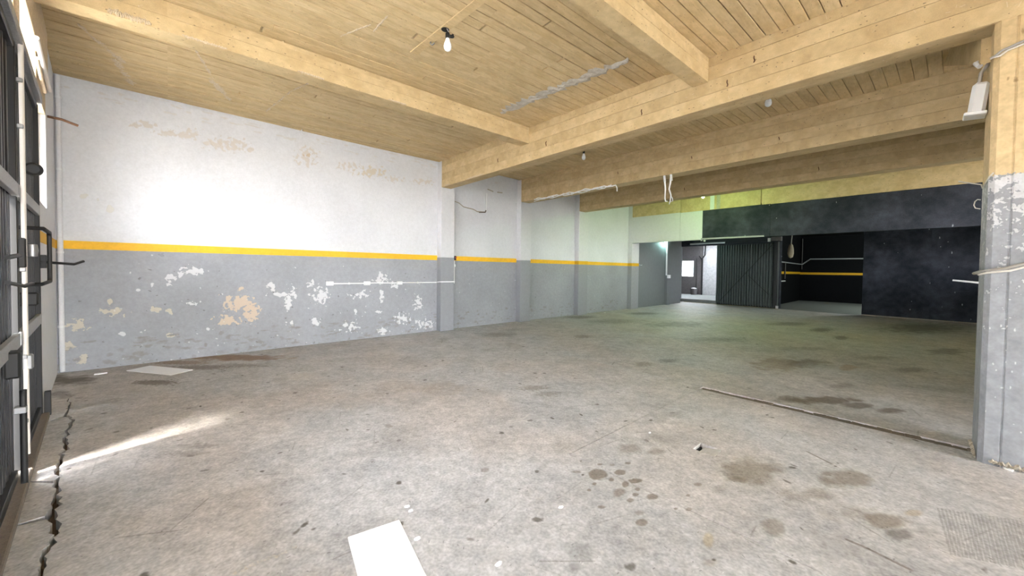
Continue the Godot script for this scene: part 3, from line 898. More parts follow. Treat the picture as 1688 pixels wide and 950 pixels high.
func build_left_wall() -> void:
	var w := structure("wall_left", "long side wall painted white over grey with a yellow stripe, flaking")
	part(w, "wall_face", mb(wall_uv).box(Vector3(1.71, 1.9, -0.12), Basis.IDENTITY, Vector3(2.86, 2.0, 0.12), 0.001), M.wall0)
	part(w, "wall_face", mb(wall2_uv).box(Vector3(8.87, 1.9, -0.12), Basis.IDENTITY, Vector3(4.29, 2.0, 0.12), 0.001), M.wall1)
	part(w, "wall_face", mb().box(Vector3(15.155, 1.9, -0.12), Basis.IDENTITY, Vector3(1.995, 2.0, 0.12), 0.001), M.grey_wall)
	part(w, "return_face", mb().box(Vector3(17.7, 1.9, -0.62), Basis.IDENTITY, Vector3(0.75, 2.0, 0.1), 0.001), M.grey_wall)
	part(w, "return_face", mb().box(Vector3(17.04, 1.9, -0.45), Basis.IDENTITY, Vector3(0.11, 2.0, 0.27), 0.001), M.grey_wall)
	var at := [[4.485, 4.84], [6.94, 7.33], [9.45, 9.92], [12.6, 13.12]]
	for k in 4:
		var x0: float = at[k][0]
		var x1: float = at[k][1]
		var c := (x0 + x1) / 2
		var h := (x1 - x0) / 2
		var p := Node3D.new()
		p.name = "pilaster"
		w.add_child(p, true)
		var low := 1.66 if k < 2 else 1.596
		part(p, "lower_shaft", mb().box(Vector3(c, low / 2, 0.08), Basis.IDENTITY, Vector3(h, low / 2, 0.085), 0.008), M.grey_paint)
		if k >= 2:
			part(p, "stripe", mb().box(Vector3(c, 1.651, 0.08), Basis.IDENTITY, Vector3(h, 0.055, 0.085), 0.004), M.yellow)
			low = 1.706
		part(p, "upper_shaft", mb().box(Vector3(c, (low + 3.8) / 2, 0.08), Basis.IDENTITY, Vector3(h, (3.8 - low) / 2, 0.085), 0.008), M.white_paint)
	var p5 := Node3D.new()
	p5.name = "pilaster"
	w.add_child(p5, true)
	part(p5, "shaft", mb().box(Vector3(15.72, 1.9, 0.05), Basis.IDENTITY, Vector3(0.16, 1.9, 0.07), 0.008), M.grey_wall)
	var rw := structure("wall_right", "plain side wall closing the hall beyond the column")
	for s in [[-1.2, 1.5, -0.1, 3.9], [1.5, 5.1, 2.8, 3.9], [5.1, 5.4, -0.1, 3.9]]:   # a wide side entrance stands open to the yard
		part(rw, "wall_face", mb().box(Vector3((s[0] + s[1]) / 2, (s[2] + s[3]) / 2, RIGHT_Z + 0.12), Basis.IDENTITY, Vector3((s[1] - s[0]) / 2, (s[3] - s[2]) / 2, 0.12), 0.001), M.white_paint)
	# behind the first beam the hall is narrower
	for s in [[5.2, 10.0, -0.1, 3.9], [10.0, 12.3, 3.1, 3.9], [10.0, 12.3, -0.1, 1.9], [12.3, 14.2, -0.1, 3.9], [14.2, 15.6, -0.1, 1.5], [14.2, 15.6, 2.3, 3.9], [15.6, 18.4, -0.1, 3.9]]:   # with two high windows to the yard
		part(rw, "wall_face", mb().box(Vector3((s[0] + s[1]) / 2, (s[2] + s[3]) / 2, 10.42), Basis.IDENTITY, Vector3((s[1] - s[0]) / 2, (s[3] - s[2]) / 2, 0.12), 0.001), M.black_paint)
	part(rw, "wall_face", mb().box(Vector3(5.3, 1.9, 12.9), Basis.IDENTITY, Vector3(0.12, 2.0, 2.7), 0.001), M.white_paint)


# A bar between two cross sections, each given as four corners in turn.
func loft(m: MB, a: Array, b: Array) -> MB:
	var mid := Vector3.ZERO
	for k in 4:
		mid += (a[k] + b[k]) / 8.0
	for k in 4:
		var q := (k + 1) % 4
		m.flat(a[k], a[q], b[q], (a[k] + a[q] + b[q]) / 3.0 - mid)
		m.flat(a[k], b[q], b[k], (a[k] + b[q] + b[k]) / 3.0 - mid)
	for e in [a, b]:
		var out: Vector3 = (e[0] + e[1] + e[2] + e[3]) / 4.0 - mid
		m.flat(e[0], e[1], e[2], out)
		m.flat(e[0], e[2], e[3], out)
	return m

func cross_beam(c: Node3D, x0: float, t: float, wide: float, y0: float, rise: float, z0: float, z1: float, boards: int, mat_a: String, mat_b: String) -> void:
	var b := Node3D.new()
	b.name = "beam"
	c.add_child(b, true)
	var sec := func(z: float, fx: float, bx: float, lo: float, hi: float) -> Array:
		var x := x0 + t * z
		var bottom := y0 + rise * z
		return [Vector3(x + fx, bottom + lo, z), Vector3(x + bx, bottom + lo, z), Vector3(x + bx, bottom + hi, z), Vector3(x + fx, bottom + hi, z)]
	var tall := CEIL + 0.02 - y0
	part(b, "core", loft(mb(), sec.call(z0, 0.012, wide, 0.0, tall), sec.call(z1, 0.012, wide, 0.0, tall)), M[mat_b])
	var r := RandomNumberGenerator.new()
	r.seed = int(x0 * 100)
	for k in boards:
		var lo := tall * k / boards
		var hi := tall * (k + 1) / boards
		var proud := r.randf_range(-0.002, 0.003)
		part(b, "board_face", loft(mb(), sec.call(z0, proud, 0.03, lo + 0.0015, hi - 0.0015), sec.call(z1, proud, 0.03, lo + 0.0015, hi - 0.0015)), M[mat_a] if k % 2 == 0 else M[mat_b])

func long_beam(c: Node3D, z_right: float, wide: float, y0: float) -> void:
	var b := Node3D.new()
	b.name = "beam"
	c.add_child(b, true)
	var t := 0.0363
	var sec := func(x: float, l: float, rr: float, lo: float, hi: float) -> Array:
		var z := z_right + t * x
		return [Vector3(x, lo, z - l), Vector3(x, lo, z - rr), Vector3(x, hi, z - rr), Vector3(x, hi, z - l)]
	part(b, "core", loft(mb(), sec.call(-1.0, wide, 0.012, y0, CEIL + 0.02), sec.call(4.5, wide, 0.012, y0, CEIL + 0.02)), M.beam_x)
	for k in 2:
		var lo := lerpf(y0, CEIL, k / 2.0)
		var hi := lerpf(y0, CEIL, (k + 1) / 2.0)
		part(b, "board_face", loft(mb(), sec.call(-1.0, 0.03, -0.001 * k, lo + 0.001, hi - 0.001), sec.call(4.5, 0.03, -0.001 * k, lo + 0.001, hi - 0.001)), M.beam_x)

func lumpy_strip(a: Vector3, b: Vector3, wide: float, depth: float, sd: int, nn: Vector3, across: Vector3) -> MB:  # rough spalled band
	var m := mb()
	var r := RandomNumberGenerator.new()
	r.seed = sd
	var steps := 46
	var rows := []
	for k in steps + 1:
		var t := float(k) / steps
		var half := wide * (0.35 + 0.65 * r.randf()) * sqrt(clampf(minf(t, 1.0 - t) * 9.0, 0.02, 1.0)) * 0.5
		var c := a.lerp(b, t) + across * r.randf_range(-0.15, 0.15) * wide
		var row := []
		for j in 6:
			var s := j / 5.0 * 2.0 - 1.0
			var lift := depth * (1.0 - s * s) * r.randf_range(0.25, 1.0)
			row.append(c + across * s * half + nn * lift)
		rows.append(row)
	for k in steps:
		for j in 5:
			m.flat(rows[k][j], rows[k][j + 1], rows[k + 1][j + 1], nn)
			m.flat(rows[k][j], rows[k + 1][j + 1], rows[k + 1][j], nn)
	return m

func build_ceiling() -> void:
	var c := structure("ceiling", "tan painted board-marked concrete ceiling with deep beams")
	part(c, "deck", mb().prism(PackedVector2Array([Vector2(-1.7, -0.5), Vector2(18.6, -0.5), Vector2(18.6, RIGHT_Z + 0.3), Vector2(-0.4, RIGHT_Z + 0.3)]), CEIL + 0.029, CEIL + 0.25), M.beam_z2)
	var r := RandomNumberGenerator.new()
	r.seed = 8
	var ang := atan(0.0363)
	var w := 0.116
	var kinds := {}
	var count := 0
	var gaps := [0.002, 0.005, 0.002, 0.003, 0.006, 0.002, 0.004]
	for k in 76:
		var z := -0.12 + (k + 0.5) * w
		var cut := r.randf_range(0.4, 3.6)
		for seg in [[-1.12, cut], [cut + 0.002, 4.56]]:
			var l: float = snappedf(seg[1] - seg[0], 0.2) + 0.02
			var gap: float = gaps[k % gaps.size()]
			var key := "%.2f %.4f" % [l, gap]
			if not kinds.has(key):
				kinds[key] = mb().box(Vector3.ZERO, Basis.IDENTITY, Vector3(l / 2, 0.014, w / 2 - gap), 0.003).mesh()
			var x: float = (seg[0] + seg[1]) / 2
			var tf := Transform3D(Basis(Vector3.UP, -ang), Vector3(x, CEIL + 0.014 + r.randf_range(-0.006, 0.005), z + 0.0363 * x))
			shared(c, "ceiling_board", kinds[key], M["board%d" % r.randi_range(0, 3)], tf)
			count += 1
	var short := mb().box(Vector3.ZERO, Basis.IDENTITY, Vector3(1.2, 0.014, w / 2 - 0.002), 0.003).mesh()
	for k in 76:
		shared(c, "ceiling_board", short, M["board%d" % r.randi_range(0, 3)], Transform3D(Basis(Vector3.UP, -ang), Vector3(5.9, CEIL + 0.014 + r.randf_range(-0.002, 0.002), 0.08 + (k + 0.5) * w)))
	cross_beam(c, 4.49, -0.001, 0.24, 3.217, 0.0052, 0.165, RIGHT_Z, 4, "beam_z", "beam_z2")
	cross_beam(c, 6.94, BEAM_T, 0.3, 3.214, 0.0, 0.165, RIGHT_Z, 4, "beam_z2", "beam_z")
	cross_beam(c, 9.45, BEAM_T, 0.3, 3.25, 0.0, 0.165, RIGHT_Z, 4, "beam_z", "beam_z2")
	long_beam(c, 2.741, 0.2, 3.53)
	long_beam(c, 5.593, 0.17, 3.535)
	# haunch between the first beam and the column
	var hb := mb()
	var za := [Vector3(4.72, 3.06, 7.70), Vector3(6.55, 3.79, 7.53), Vector3(6.55, 3.82, 7.53), Vector3(4.72, 3.82, 7.70)]
	var zb := []
	for p in za:
		zb.append(p + Vector3(0, 0, 0.55))
	part(c, "haunch", loft(hb, za, zb), M.beam_x)
	# cover strip of a conduit, cut across the boards, and the batten beside the second long beam
	part(c, "cover_strip", mb().box(Vector3(2.09, CEIL - 0.003, 5.6), Basis(Vector3.UP, 0.03), Vector3(0.045, 0.006, 2.05), 0.003), M.board2)
	part(c, "batten", mb().box(Vector3(2.0, CEIL - 0.004, 5.24), Basis(Vector3.UP, -ang), Vector3(2.55, 0.008, 0.055), 0.004), M.board3)
	# bare concrete where the paint and skin have come off
	part(c, "spalled_strip", lumpy_strip(Vector3(3.75, CEIL - 0.002, 3.04), Vector3(3.85, CEIL - 0.002, 5.15), 0.24, 0.03, 21, Vector3.DOWN, Vector3.RIGHT), M.spall, "grey bare concrete strip with torn edges")
	var sc := 3
	for s in [[128, 38, 168, 76, 0.05], [160, 66, 205, 104, 0.09], [188, 96, 218, 140, 0.10], [322, 82, 352, 130, 0.05], [345, 128, 380, 166, 0.11], [438, 184, 480, 150, 0.04], [478, 151, 522, 131, 0.04], [560, 60, 612, 40, 0.03], [615, 52, 640, 25, 0.03]]:
		var a := on_level(s[0], s[1], CEIL - 0.001)
		var b := on_level(s[2], s[3], CEIL - 0.001)
		var d := (b - a).normalized()
		sc += 1
		part(c, "plaster_scar", lumpy_strip(a, b, s[4], 0.007, sc, Vector3.DOWN, Vector3(-d.z, 0, d.x)), M.raw_tan)
	var nn := Vector3(-0.0363, 0, 1).normalized()
	for s in [[176, 18, 250, 42, 0.07], [300, 60, 375, 82, 0.03], [490, 124, 535, 136, 0.03], [640, 166, 670, 175, 0.025]]:
		var a := on_plane(s[0], s[1], Vector3(-0.0363, 0, 1), 2.742)
		var b := on_plane(s[2], s[3], Vector3(-0.0363, 0, 1), 2.742)
		a.y = 3.53 + s[4] * 0.4
		b.y = 3.53 + s[4] * 0.4
		sc += 1
		part(c, "chipped_edge", lumpy_strip(a, b, s[4], 0.012, sc, nn, Vector3.UP), M.raw_tan)
	for s in [[0.3, 0.5], [1.1, 1.7], [4.9, 5.2], [6.2, 6.5]]:
		part(c, "chipped_edge", lumpy_strip(Vector3(4.489, 3.232 + s[0] * 0.0052, s[0]), Vector3(4.489, 3.232 + s[1] * 0.0052, s[1]), 0.03, 0.006, int(s[0] * 31), Vector3.LEFT, Vector3.UP), M.raw_tan)
	# bits of tie wire and nail holes left in the beam faces
	for s in [[4.485, 3.42, 2.1], [4.48, 3.44, 3.3], [4.482, 3.45, 4.95], [4.48, 3.46, 5.95], [4.48, 3.62, 6.2], [6.9, 3.45, 3.1], [6.88, 3.45, 4.6], [6.86, 3.46, 5.9], [9.4, 3.46, 3.4], [9.36, 3.46, 6.0]]:
		var a := Vector3(s[0], s[1], s[2])
		part(c, "tie_wire", mb().tube([a + Vector3(0.01, 0.03, 0), a + Vector3(-0.012, 0.0, 0.004), a + Vector3(-0.01, -0.03, 0.012), a + Vector3(0.005, -0.04, 0.0)], 0.006, 5), M.rust)


func front_block(s: Node3D, called: String, z0: float, z1: float, y0: float, y1: float, material: Material, thick := 0.3, inward := 0.0) -> void:
	part(s, called, mb().box(fp((z0 + z1) / 2, (y0 + y1) / 2, inward - thick / 2), front_basis(), Vector3(thick / 2, (y1 - y0) / 2, (z1 - z0) / 2 * sqrt(1 + FRONT_T * FRONT_T)), 0.004), material)

func build_front() -> void:
	var w := structure("wall_front", "street front with white pier, yellow stripe and cream lintel")
	front_block(w, "pier", -0.4, 1.2, 1.71, 3.95, M.white_paint)
	front_block(w, "stripe", -0.4, 2.06, 1.6, 1.71, M.yellow)
	front_block(w, "pier_foot", -0.4, 2.06, -0.1, 1.6, M.white_paint)
	front_block(w, "window_breast", 1.2, 2.06, 1.71, 1.98, M.white_paint)
	front_block(w, "window_head", 1.2, 2.06, 2.96, 3.28, M.cream)
	front_block(w, "lintel", 1.2, RIGHT_Z + 0.3, 3.28, 3.95, M.cream, 0.34, 0.02)
	# beyond the gate, out of the picture: a breast wall with a tall clear window over it, then solid wall; an eave runs above all
	front_block(w, "pier", 4.98, 5.1, -0.1, 3.28, M.white_paint)
	front_block(w, "breast", 5.1, 5.85, -0.1, 1.0, M.white_paint)
	front_block(w, "pier", 5.85, RIGHT_Z + 0.3, -0.1, 3.28, M.white_paint)
	part(w, "eave", mb().box(fp(0.9, 3.6, -1.1), front_basis(), Vector3(0.8, 0.05, 2.4), 0.01), M.white_paint)
	part(w, "eave", mb().box(fp(3.88, 3.6, -0.65), front_basis(), Vector3(0.35, 0.05, 0.56), 0.01), M.white_paint)
	part(w, "eave", mb().box(fp(6.6, 3.6, -1.35), front_basis(), Vector3(1.05, 0.05, 2.15), 0.01), M.white_paint)
	# narrow window in the pier, frosted panes between thin bars
	var win := structure("window_1", "tall bright window beside the black gate")
	for k in 3:
		var y := 1.99 + 0.32 * k
		part(win, "pane", mb().box(fp(1.63, y + 0.16, -0.10), front_basis(), Vector3(0.003, 0.15, 0.40), 0.001), M.glass)
		part(win, "glazing_bar", mb().box(fp(1.63, y + 0.32, -0.08), front_basis(), Vector3(0.015, 0.012, 0.42), 0.003), M.cream)
	for z in [1.22, 2.04]:
		part(win, "frame_post", mb().box(fp(z, 2.47, -0.08), front_basis(), Vector3(0.03, 0.49, 0.02), 0.004), M.cream)
	# transom lights above the gate
	var tr := structure("window_2", "row of bright transom panes above the black gate")
	for s in [[2.1, 3.18], [3.5, 4.93]]:
		part(tr, "pane", mb().box(fp((s[0] + s[1]) / 2, 3.085, -0.06), front_basis(), Vector3(0.003, 0.185, (s[1] - s[0]) / 2), 0.001), M.glass)
	for z in [2.075, 3.22, 3.46, 4.95]:
		part(tr, "mullion", mb().box(fp(z, 3.08, -0.04), front_basis(), Vector3(0.04, 0.2, 0.03), 0.004), M.cream)
	part(tr, "mullion_panel", mb().box(fp(3.34, 3.08, -0.04), front_basis(), Vector3(0.02, 0.2, 0.1), 0.004), M.cream)
	part(tr, "transom_rail", mb().box(fp(3.52, 2.865, -0.02), front_basis(), Vector3(0.05, 0.032, 1.46), 0.004), M.worn_steel)
	# threshold angle under the gate
	var sill := structure("trim_1", "steel threshold angle under the black gate")
	part(sill, "angle", mb().box(fp(3.53, 0.012, -0.005), front_basis(), Vector3(0.05, 0.028, 1.47), 0.006), M.dirt)


func build_column() -> void:
	var col := structure("column", "square concrete column, grey and scraped white below, tan above", Vector3(4.73, 0, 8.0))
	var m := mb(column_uv)
	var ch := 0.028
	var x0 := 4.485
	var x1 := 4.98
	var z0 := 7.75
	var z1 := 8.3
	var plan := PackedVector2Array([Vector2(x0 + ch, z0), Vector2(x1 - ch, z0), Vector2(x1, z0 + ch), Vector2(x1, z1 - ch), Vector2(x1 - ch, z1), Vector2(x0 + ch, z1), Vector2(x0, z1 - ch), Vector2(x0, 7.862), Vector2(x0 + 0.006, 7.856), Vector2(x0 + 0.006, 7.852), Vector2(x0, 7.846), Vector2(x0, z0 + ch)])
	m.prism(plan, -0.02, 3.8)
	part(col, "shaft", m, M.column)
	part(col, "broken_foot", lumpy_strip(Vector3(4.48, 0.03, 7.80), Vector3(4.48, 0.02, 8.1), 0.05, 0.02, 61, Vector3.LEFT, Vector3.UP), M.old_plaster)
	part(col, "broken_foot", lumpy_strip(Vector3(4.52, 0.03, 7.745), Vector3(4.96, 0.02, 7.745), 0.05, 0.02, 62, Vector3.FORWARD, Vector3.UP), M.old_plaster)


func back_block(s: Node3D, called: String, z0: float, z1: float, y0: float, y1: float, material: Material, thick := 0.2, forward := 0.0) -> MeshInstance3D:
	return part(s, called, mb(black_uv).box(bp((z0 + z1) / 2, (y0 + y1) / 2, forward - thick / 2), back_basis(), Vector3(thick / 2, (y1 - y0) / 2, (z1 - z0) / 2 * sqrt(1 + BACK_T * BACK_T)), 0.004), material)

func build_back() -> void:
	# downstand across the hall at the fourth pilaster: tan beam above, white then black infill below
	var w := structure("wall_middle", "downstand across the hall, tan beam over white and black infill panels")
	var x := 12.6
	var seg := func(called: String, z0: float, z1: float, y0: float, y1: float, thick: float, material: Material, proud := 0.0) -> void:
		var a := [Vector3(x + BEAM_T * z0 - proud, y0, z0), Vector3(x + BEAM_T * z0 + thick, y0, z0), Vector3(x + BEAM_T * z0 + thick, y1, z0), Vector3(x + BEAM_T * z0 - proud, y1, z0)]
		var b := [Vector3(x + BEAM_T * z1 - proud, y0, z1), Vector3(x + BEAM_T * z1 + thick, y0, z1), Vector3(x + BEAM_T * z1 + thick, y1, z1), Vector3(x + BEAM_T * z1 - proud, y1, z1)]
		part(w, called, loft(mb(black_uv), a, b), material)
	seg.call("beam_panel", 0.165, 1.925, 3.378, 3.82, 0.3, M.beam_z)
	seg.call("beam_panel", 1.94, 4.23, 3.365, 3.82, 0.3, M.beam_z2)
	seg.call("beam_panel", 4.26, RIGHT_Z, 3.35, 3.82, 0.3, M.beam_z)
	seg.call("beam_core", 0.165, RIGHT_Z, 3.4, 3.82, 0.28, M.beam_z2, -0.03)
	seg.call("white_panel", 0.165, 1.925, 2.44, 3.378, 0.16, M.white_paint, 0.006)
	seg.call("white_panel", 1.93, 2.63, 2.44, 3.365, 0.16, M.white_paint, 0.006)
	seg.call("black_panel", 2.632, 4.47, 2.445, 3.36, 0.16, M.black_wall)
	seg.call("black_panel", 4.477, RIGHT_Z, 2.445, 3.345, 0.16, M.black_wall)
	seg.call("cover_bar", 2.86, 2.98, 3.37, 3.8, 0.02, M.white_paint, 0.012)
	seg.call("cover_bar", 3.05, 3.15, 3.37, 3.8, 0.02, M.old_plaster, 0.012)
	seg.call("edge_bead", 2.60, 2.64, 2.40, 3.36, 0.02, M.white_paint, 0.012)
	# far wall with two openings
	var b := structure("wall_back", "black far wall with a sliding door bay and an open alcove")
	back_block(b, "wall_face", -0.7, 3.6, 2.62, 3.95, M.black_wall)
	back_block(b, "wall_face", 3.3, 3.6, -0.05, 2.62, M.black_wall)
	back_block(b, "wall_face", 3.6, 6.02, 3.0, 3.95, M.black_wall)
	back_block(b, "wall_face", 6.02, RIGHT_Z + 0.2, -0.05, 3.95, M.black_wall)
	back_block(b, "kerb", 6.02, RIGHT_Z, -0.02, 0.035, M.old_plaster, 0.05, 0.03)
	# alcove
	var al := structure("wall_alcove", "black alcove walls with a yellow stripe and grey pipe line")
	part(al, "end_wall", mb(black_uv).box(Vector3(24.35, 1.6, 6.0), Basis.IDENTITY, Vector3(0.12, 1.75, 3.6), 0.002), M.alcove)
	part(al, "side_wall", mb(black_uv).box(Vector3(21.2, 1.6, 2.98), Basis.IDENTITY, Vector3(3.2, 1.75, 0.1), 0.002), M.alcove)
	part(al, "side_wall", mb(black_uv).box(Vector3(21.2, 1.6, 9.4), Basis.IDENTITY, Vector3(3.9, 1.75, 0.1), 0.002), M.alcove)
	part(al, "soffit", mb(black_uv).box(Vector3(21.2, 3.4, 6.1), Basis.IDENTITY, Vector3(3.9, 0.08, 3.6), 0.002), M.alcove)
	part(al, "stripe", mb().box(Vector3(24.226, 1.41, 5.6), Basis.IDENTITY, Vector3(0.006, 0.055, 2.55), 0.002), M.yellow)
	part(al, "stripe", mb().box(Vector3(21.3, 1.43, 3.084), Basis.IDENTITY, Vector3(3.0, 0.055, 0.006), 0.002), M.yellow)
	# daylit store behind the sliding door
	var st := structure("wall_store", "grey and white walls of the daylit store room")
	for s in [[-2.72, -2.1, -0.2, 3.2], [-1.4, -0.9, -0.2, 3.2], [-2.1, -1.4, -0.2, 1.16], [-2.1, -1.4, 2.04, 3.2]]:   # round the window
		part(st, "grey_wall", mb().box(Vector3(22.12, (s[2] + s[3]) / 2, (s[0] + s[1]) / 2), Basis.IDENTITY, Vector3(0.12, (s[3] - s[2]) / 2, (s[1] - s[0]) / 2), 0.001), M.store_grey)
	part(st, "white_wall", mb().box(Vector3(22.12, 1.5, 0.65), Basis.IDENTITY, Vector3(0.118, 1.7, 1.55), 0.002), M.store_white)
	part(st, "side_wall", mb().box(Vector3(20.1, 1.5, -2.62), Basis.IDENTITY, Vector3(2.1, 1.7, 0.1), 0.002), M.store_grey)
	part(st, "side_wall", mb().box(Vector3(20.1, 1.5, 2.15), Basis.IDENTITY, Vector3(1.95, 1.7, 0.1), 0.002), M.store_white)
	part(st, "street_wall", mb().box(Vector3(18.3, 1.5, -1.65), Basis.IDENTITY, Vector3(0.1, 1.7, 0.95), 0.002), M.store_grey)
	part(st, "pier", mb().box(Vector3(21.95, 1.3, -1.02), Basis.IDENTITY, Vector3(0.06, 1.5, 0.13), 0.004), M.store_grey)
	for s in [[18.1, 19.3, -2.7, 2.2], [21.4, 22.3, -2.7, 2.2], [19.3, 21.4, -2.7, -0.9], [19.3, 21.4, 1.3, 2.2]]:
		part(st, "soffit", mb().prism(rect_plan(s[0], s[1], s[2], s[3]), 3.1, 3.2), M.store_white)
	part(st, "skylight", mb().prism(rect_plan(19.3, 21.4, -0.9, 1.3), 3.14, 3.15), M.skylight)
	var ws := structure("window_3", "small bright window in the store room wall")
	part(ws, "pane", mb().box(Vector3(21.985, 1.6, -1.92), Basis.IDENTITY, Vector3(0.003, 0.42, 0.15), 0.001), M.glass)
	part(ws, "pane", mb().box(Vector3(21.985, 1.6, -1.58), Basis.IDENTITY, Vector3(0.003, 0.42, 0.15), 0.001), M.glass)
	for z in [-2.1, -1.75, -1.4]:
		part(ws, "frame_bar", mb().box(Vector3(21.98, 1.6, z), Basis.IDENTITY, Vector3(0.02, 0.45, 0.018), 0.003), M.pvc_white)
	for y in [1.16, 2.04]:
		part(ws, "frame_bar", mb().box(Vector3(21.98, y, -1.75), Basis.IDENTITY, Vector3(0.02, 0.018, 0.36), 0.003), M.pvc_white)


# =================================================================================================== gate and fittings
func front_part(t: Node3D, called: String, z: float, y: float, inward: float, hx: float, hy: float, hz: float, material: Material, bev := 0.004, turn := 0.0, label := "") -> MeshInstance3D:
	return part(t, called, mb().box(fp(z, y, inward), front_basis() * Basis(Vector3.RIGHT, turn), Vector3(hx, hy, hz), bev), material, label)

func slat_shape(z0: float, z1: float, y0: float, y1: float, lean := 0.0) -> MB:   # folded rib of sheet steel
	var m := mb()
	var w := z1 - z0
	var prof := [[0.0, 0.0], [0.22, 0.0], [0.34, 0.026], [0.66, 0.026], [0.78, 0.0], [1.0, 0.0]]
	var fb := front_basis()
	for k in prof.size() - 1:
		var q := []
		for e in [[k, y0], [k + 1, y0], [k + 1, y1], [k, y1]]:
			q.append(fp(z0 + w * prof[e[0]][0] + lean * (e[1] - y0), e[1], prof[e[0]][1] - 0.05))
		var nn := (q[1] - q[0] as Vector3).cross(q[3] - q[0]).normalized()
		if nn.dot(fb.x) < 0:
			nn = -nn
		m.quad(q[0], q[1], q[2], q[3], nn)
		var b := fb.x * -0.006
		m.quad(q[0] + b, q[1] + b, q[2] + b, q[3] + b, -nn)
	return m

func build_gate() -> void:
	var top := 2.825
	var leaf := thing("gate_leaf", "closed black ribbed steel gate leaf against the white pier", "gate", fp(2.8, 0.0, -0.04), "gate leaves")
	var n := 17
	for k in n:
		var z := 2.09 + 1.38 * k / n
		part(leaf, "slat", slat_shape(z, z + 1.38 / n - 0.002, 0.045, top), M.gate_black)
	for s in [[1.873, 0.042], [0.908, 0.044]]:
		front_part(leaf, "rail", 2.79, s[0], -0.005, 0.014, s[1], 0.70, M.worn_steel, 0.003, 0.0, "worn pale steel rail")
	front_part(leaf, "frame_rail", 2.79, top - 0.02, -0.02, 0.02, 0.025, 0.70, M.gate_black)
	front_part(leaf, "frame_rail", 2.79, 0.075, -0.02, 0.02, 0.03, 0.70, M.gate_black)
	front_part(leaf, "edge_bar", 2.085, 1.43, -0.02, 0.025, 1.39, 0.014, M.gate_dark)
	front_part(leaf, "edge_bar", 3.475, 1.43, -0.02, 0.02, 1.39, 0.012, M.gate_dark)
	# long bolt with its guides and lever
	part(leaf, "bolt_rod", mb().tube([fp(3.42, 0.12, 0.02), fp(3.42, 2.86, 0.02)], 0.013, 8), M.pale_rod)
	for y in [0.35, 0.78, 1.36, 2.3, 2.6]:
		front_part(leaf, "bolt_guide", 3.42, y, 0.014, 0.014, 0.014, 0.022, M.lock)
	part(leaf, "round_guard", mb().lathe(fp(3.30, 2.05, 0.055), front_basis().z, [[0.0, 0.02], [0.03, 0.02], [0.042, 0.012], [0.046, 0.0], [0.042, -0.012], [0.0, -0.02]], 20), M.gate_dark)
	part(leaf, "pull_handle", mb().tube([fp(3.40, 1.64, 0.0), fp(3.40, 1.64, 0.10), fp(3.12, 1.63, 0.11), fp(3.10, 1.60, 0.11), fp(3.10, 1.30, 0.11), fp(3.12, 1.27, 0.11), fp(3.40, 1.26, 0.09), fp(3.40, 1.26, 0.0)], 0.013, 8), M.gate_dark)
	front_part(leaf, "lock_case", 3.40, 1.47, 0.012, 0.018, 0.10, 0.04, M.gate_dark, 0.008)
	front_part(leaf, "keeper", 3.36, 1.16, 0.03, 0.045, 0.045, 0.03, M.gate_dark, 0.01)
	part(leaf, "padlock", mb().lathe(fp(3.38, 1.49, 0.05), Vector3.UP, [[0.0, 0.045], [0.024, 0.04], [0.028, 0.0], [0.024, -0.04], [0.0, -0.045]], 14), M.lock)
	front_part(leaf, "lower_lock", 3.40, 0.74, 0.02, 0.03, 0.05, 0.03, M.lock, 0.008)
	front_part(leaf, "stop_post", 2.0, 0.09, 0.03, 0.02, 0.13, 0.03, M.gate_dark)
	part(leaf, "latch_arm", mb().tube([fp(2.08, 1.42, 0.0), fp(2.05, 1.41, 0.08), fp(1.98, 1.40, 0.20), fp(1.92, 1.43, 0.26)], 0.012, 6), M.gate_dark)
	front_part(leaf, "latch_plate", 2.06, 1.42, 0.02, 0.02, 0.06, 0.02, M.gate_dark)
	# second leaf; the slit at the meeting edge lets a blade of sun through
	var leaf2 := thing("gate_leaf", "black ribbed steel gate leaf with drop bolt and block handle", "gate", fp(4.2, 0.0, -0.04), "gate leaves")
	part(leaf2, "slat", slat_shape(3.522, 3.59, 0.045, 1.83), M.gate_black)
	part(leaf2, "slat", slat_shape(3.592, 3.66, 0.045, 1.83), M.gate_black)
	part(leaf2, "slat", slat_shape(3.49, 3.66, 1.83, top), M.gate_black)
	for k in 14:
		var z := 3.665 + 1.30 * k / 14
		if z > 3.66:
			part(leaf2, "slat", slat_shape(z, z + 1.30 / 14 - 0.002, 0.045, top), M.gate_black)
	for s in [[1.873, 0.042], [0.908, 0.044]]:
		front_part(leaf2, "rail", 4.25, s[0], -0.005, 0.014, s[1], 0.72, M.worn_steel, 0.003, 0.0, "worn pale steel rail")
	front_part(leaf2, "frame_rail", 4.23, top - 0.02, -0.02, 0.02, 0.025, 0.73, M.gate_black)
	front_part(leaf2, "frame_rail", 4.30, 0.075, -0.02, 0.02, 0.03, 0.66, M.gate_black)
	front_part(leaf2, "edge_bar", 4.96, 1.43, -0.02, 0.025, 1.39, 0.014, M.gate_dark)
	part(leaf2, "drop_bolt", mb().tube([fp(3.72, 0.03, 0.03), fp(3.72, 0.62, 0.03)], 0.016, 8), M.gate_dark)
	front_part(leaf2, "bolt_guide", 3.72, 0.5, 0.02, 0.025, 0.02, 0.03, M.lock)
	front_part(leaf2, "block_handle", 4.0, 0.83, 0.02, 0.03, 0.075, 0.05, M.gate_dark, 0.01)
	part(leaf2, "slide_bar", mb().tube([fp(4.25, 1.43, 0.03), fp(3.78, 1.45, 0.03)], 0.012, 6), M.gate_dark)
	part(leaf2, "slide_bar", mb().tube([fp(4.25, 1.30, 0.03), fp(3.7, 1.26, 0.04), fp(3.55, 1.27, 0.06)], 0.012, 6), M.gate_dark)


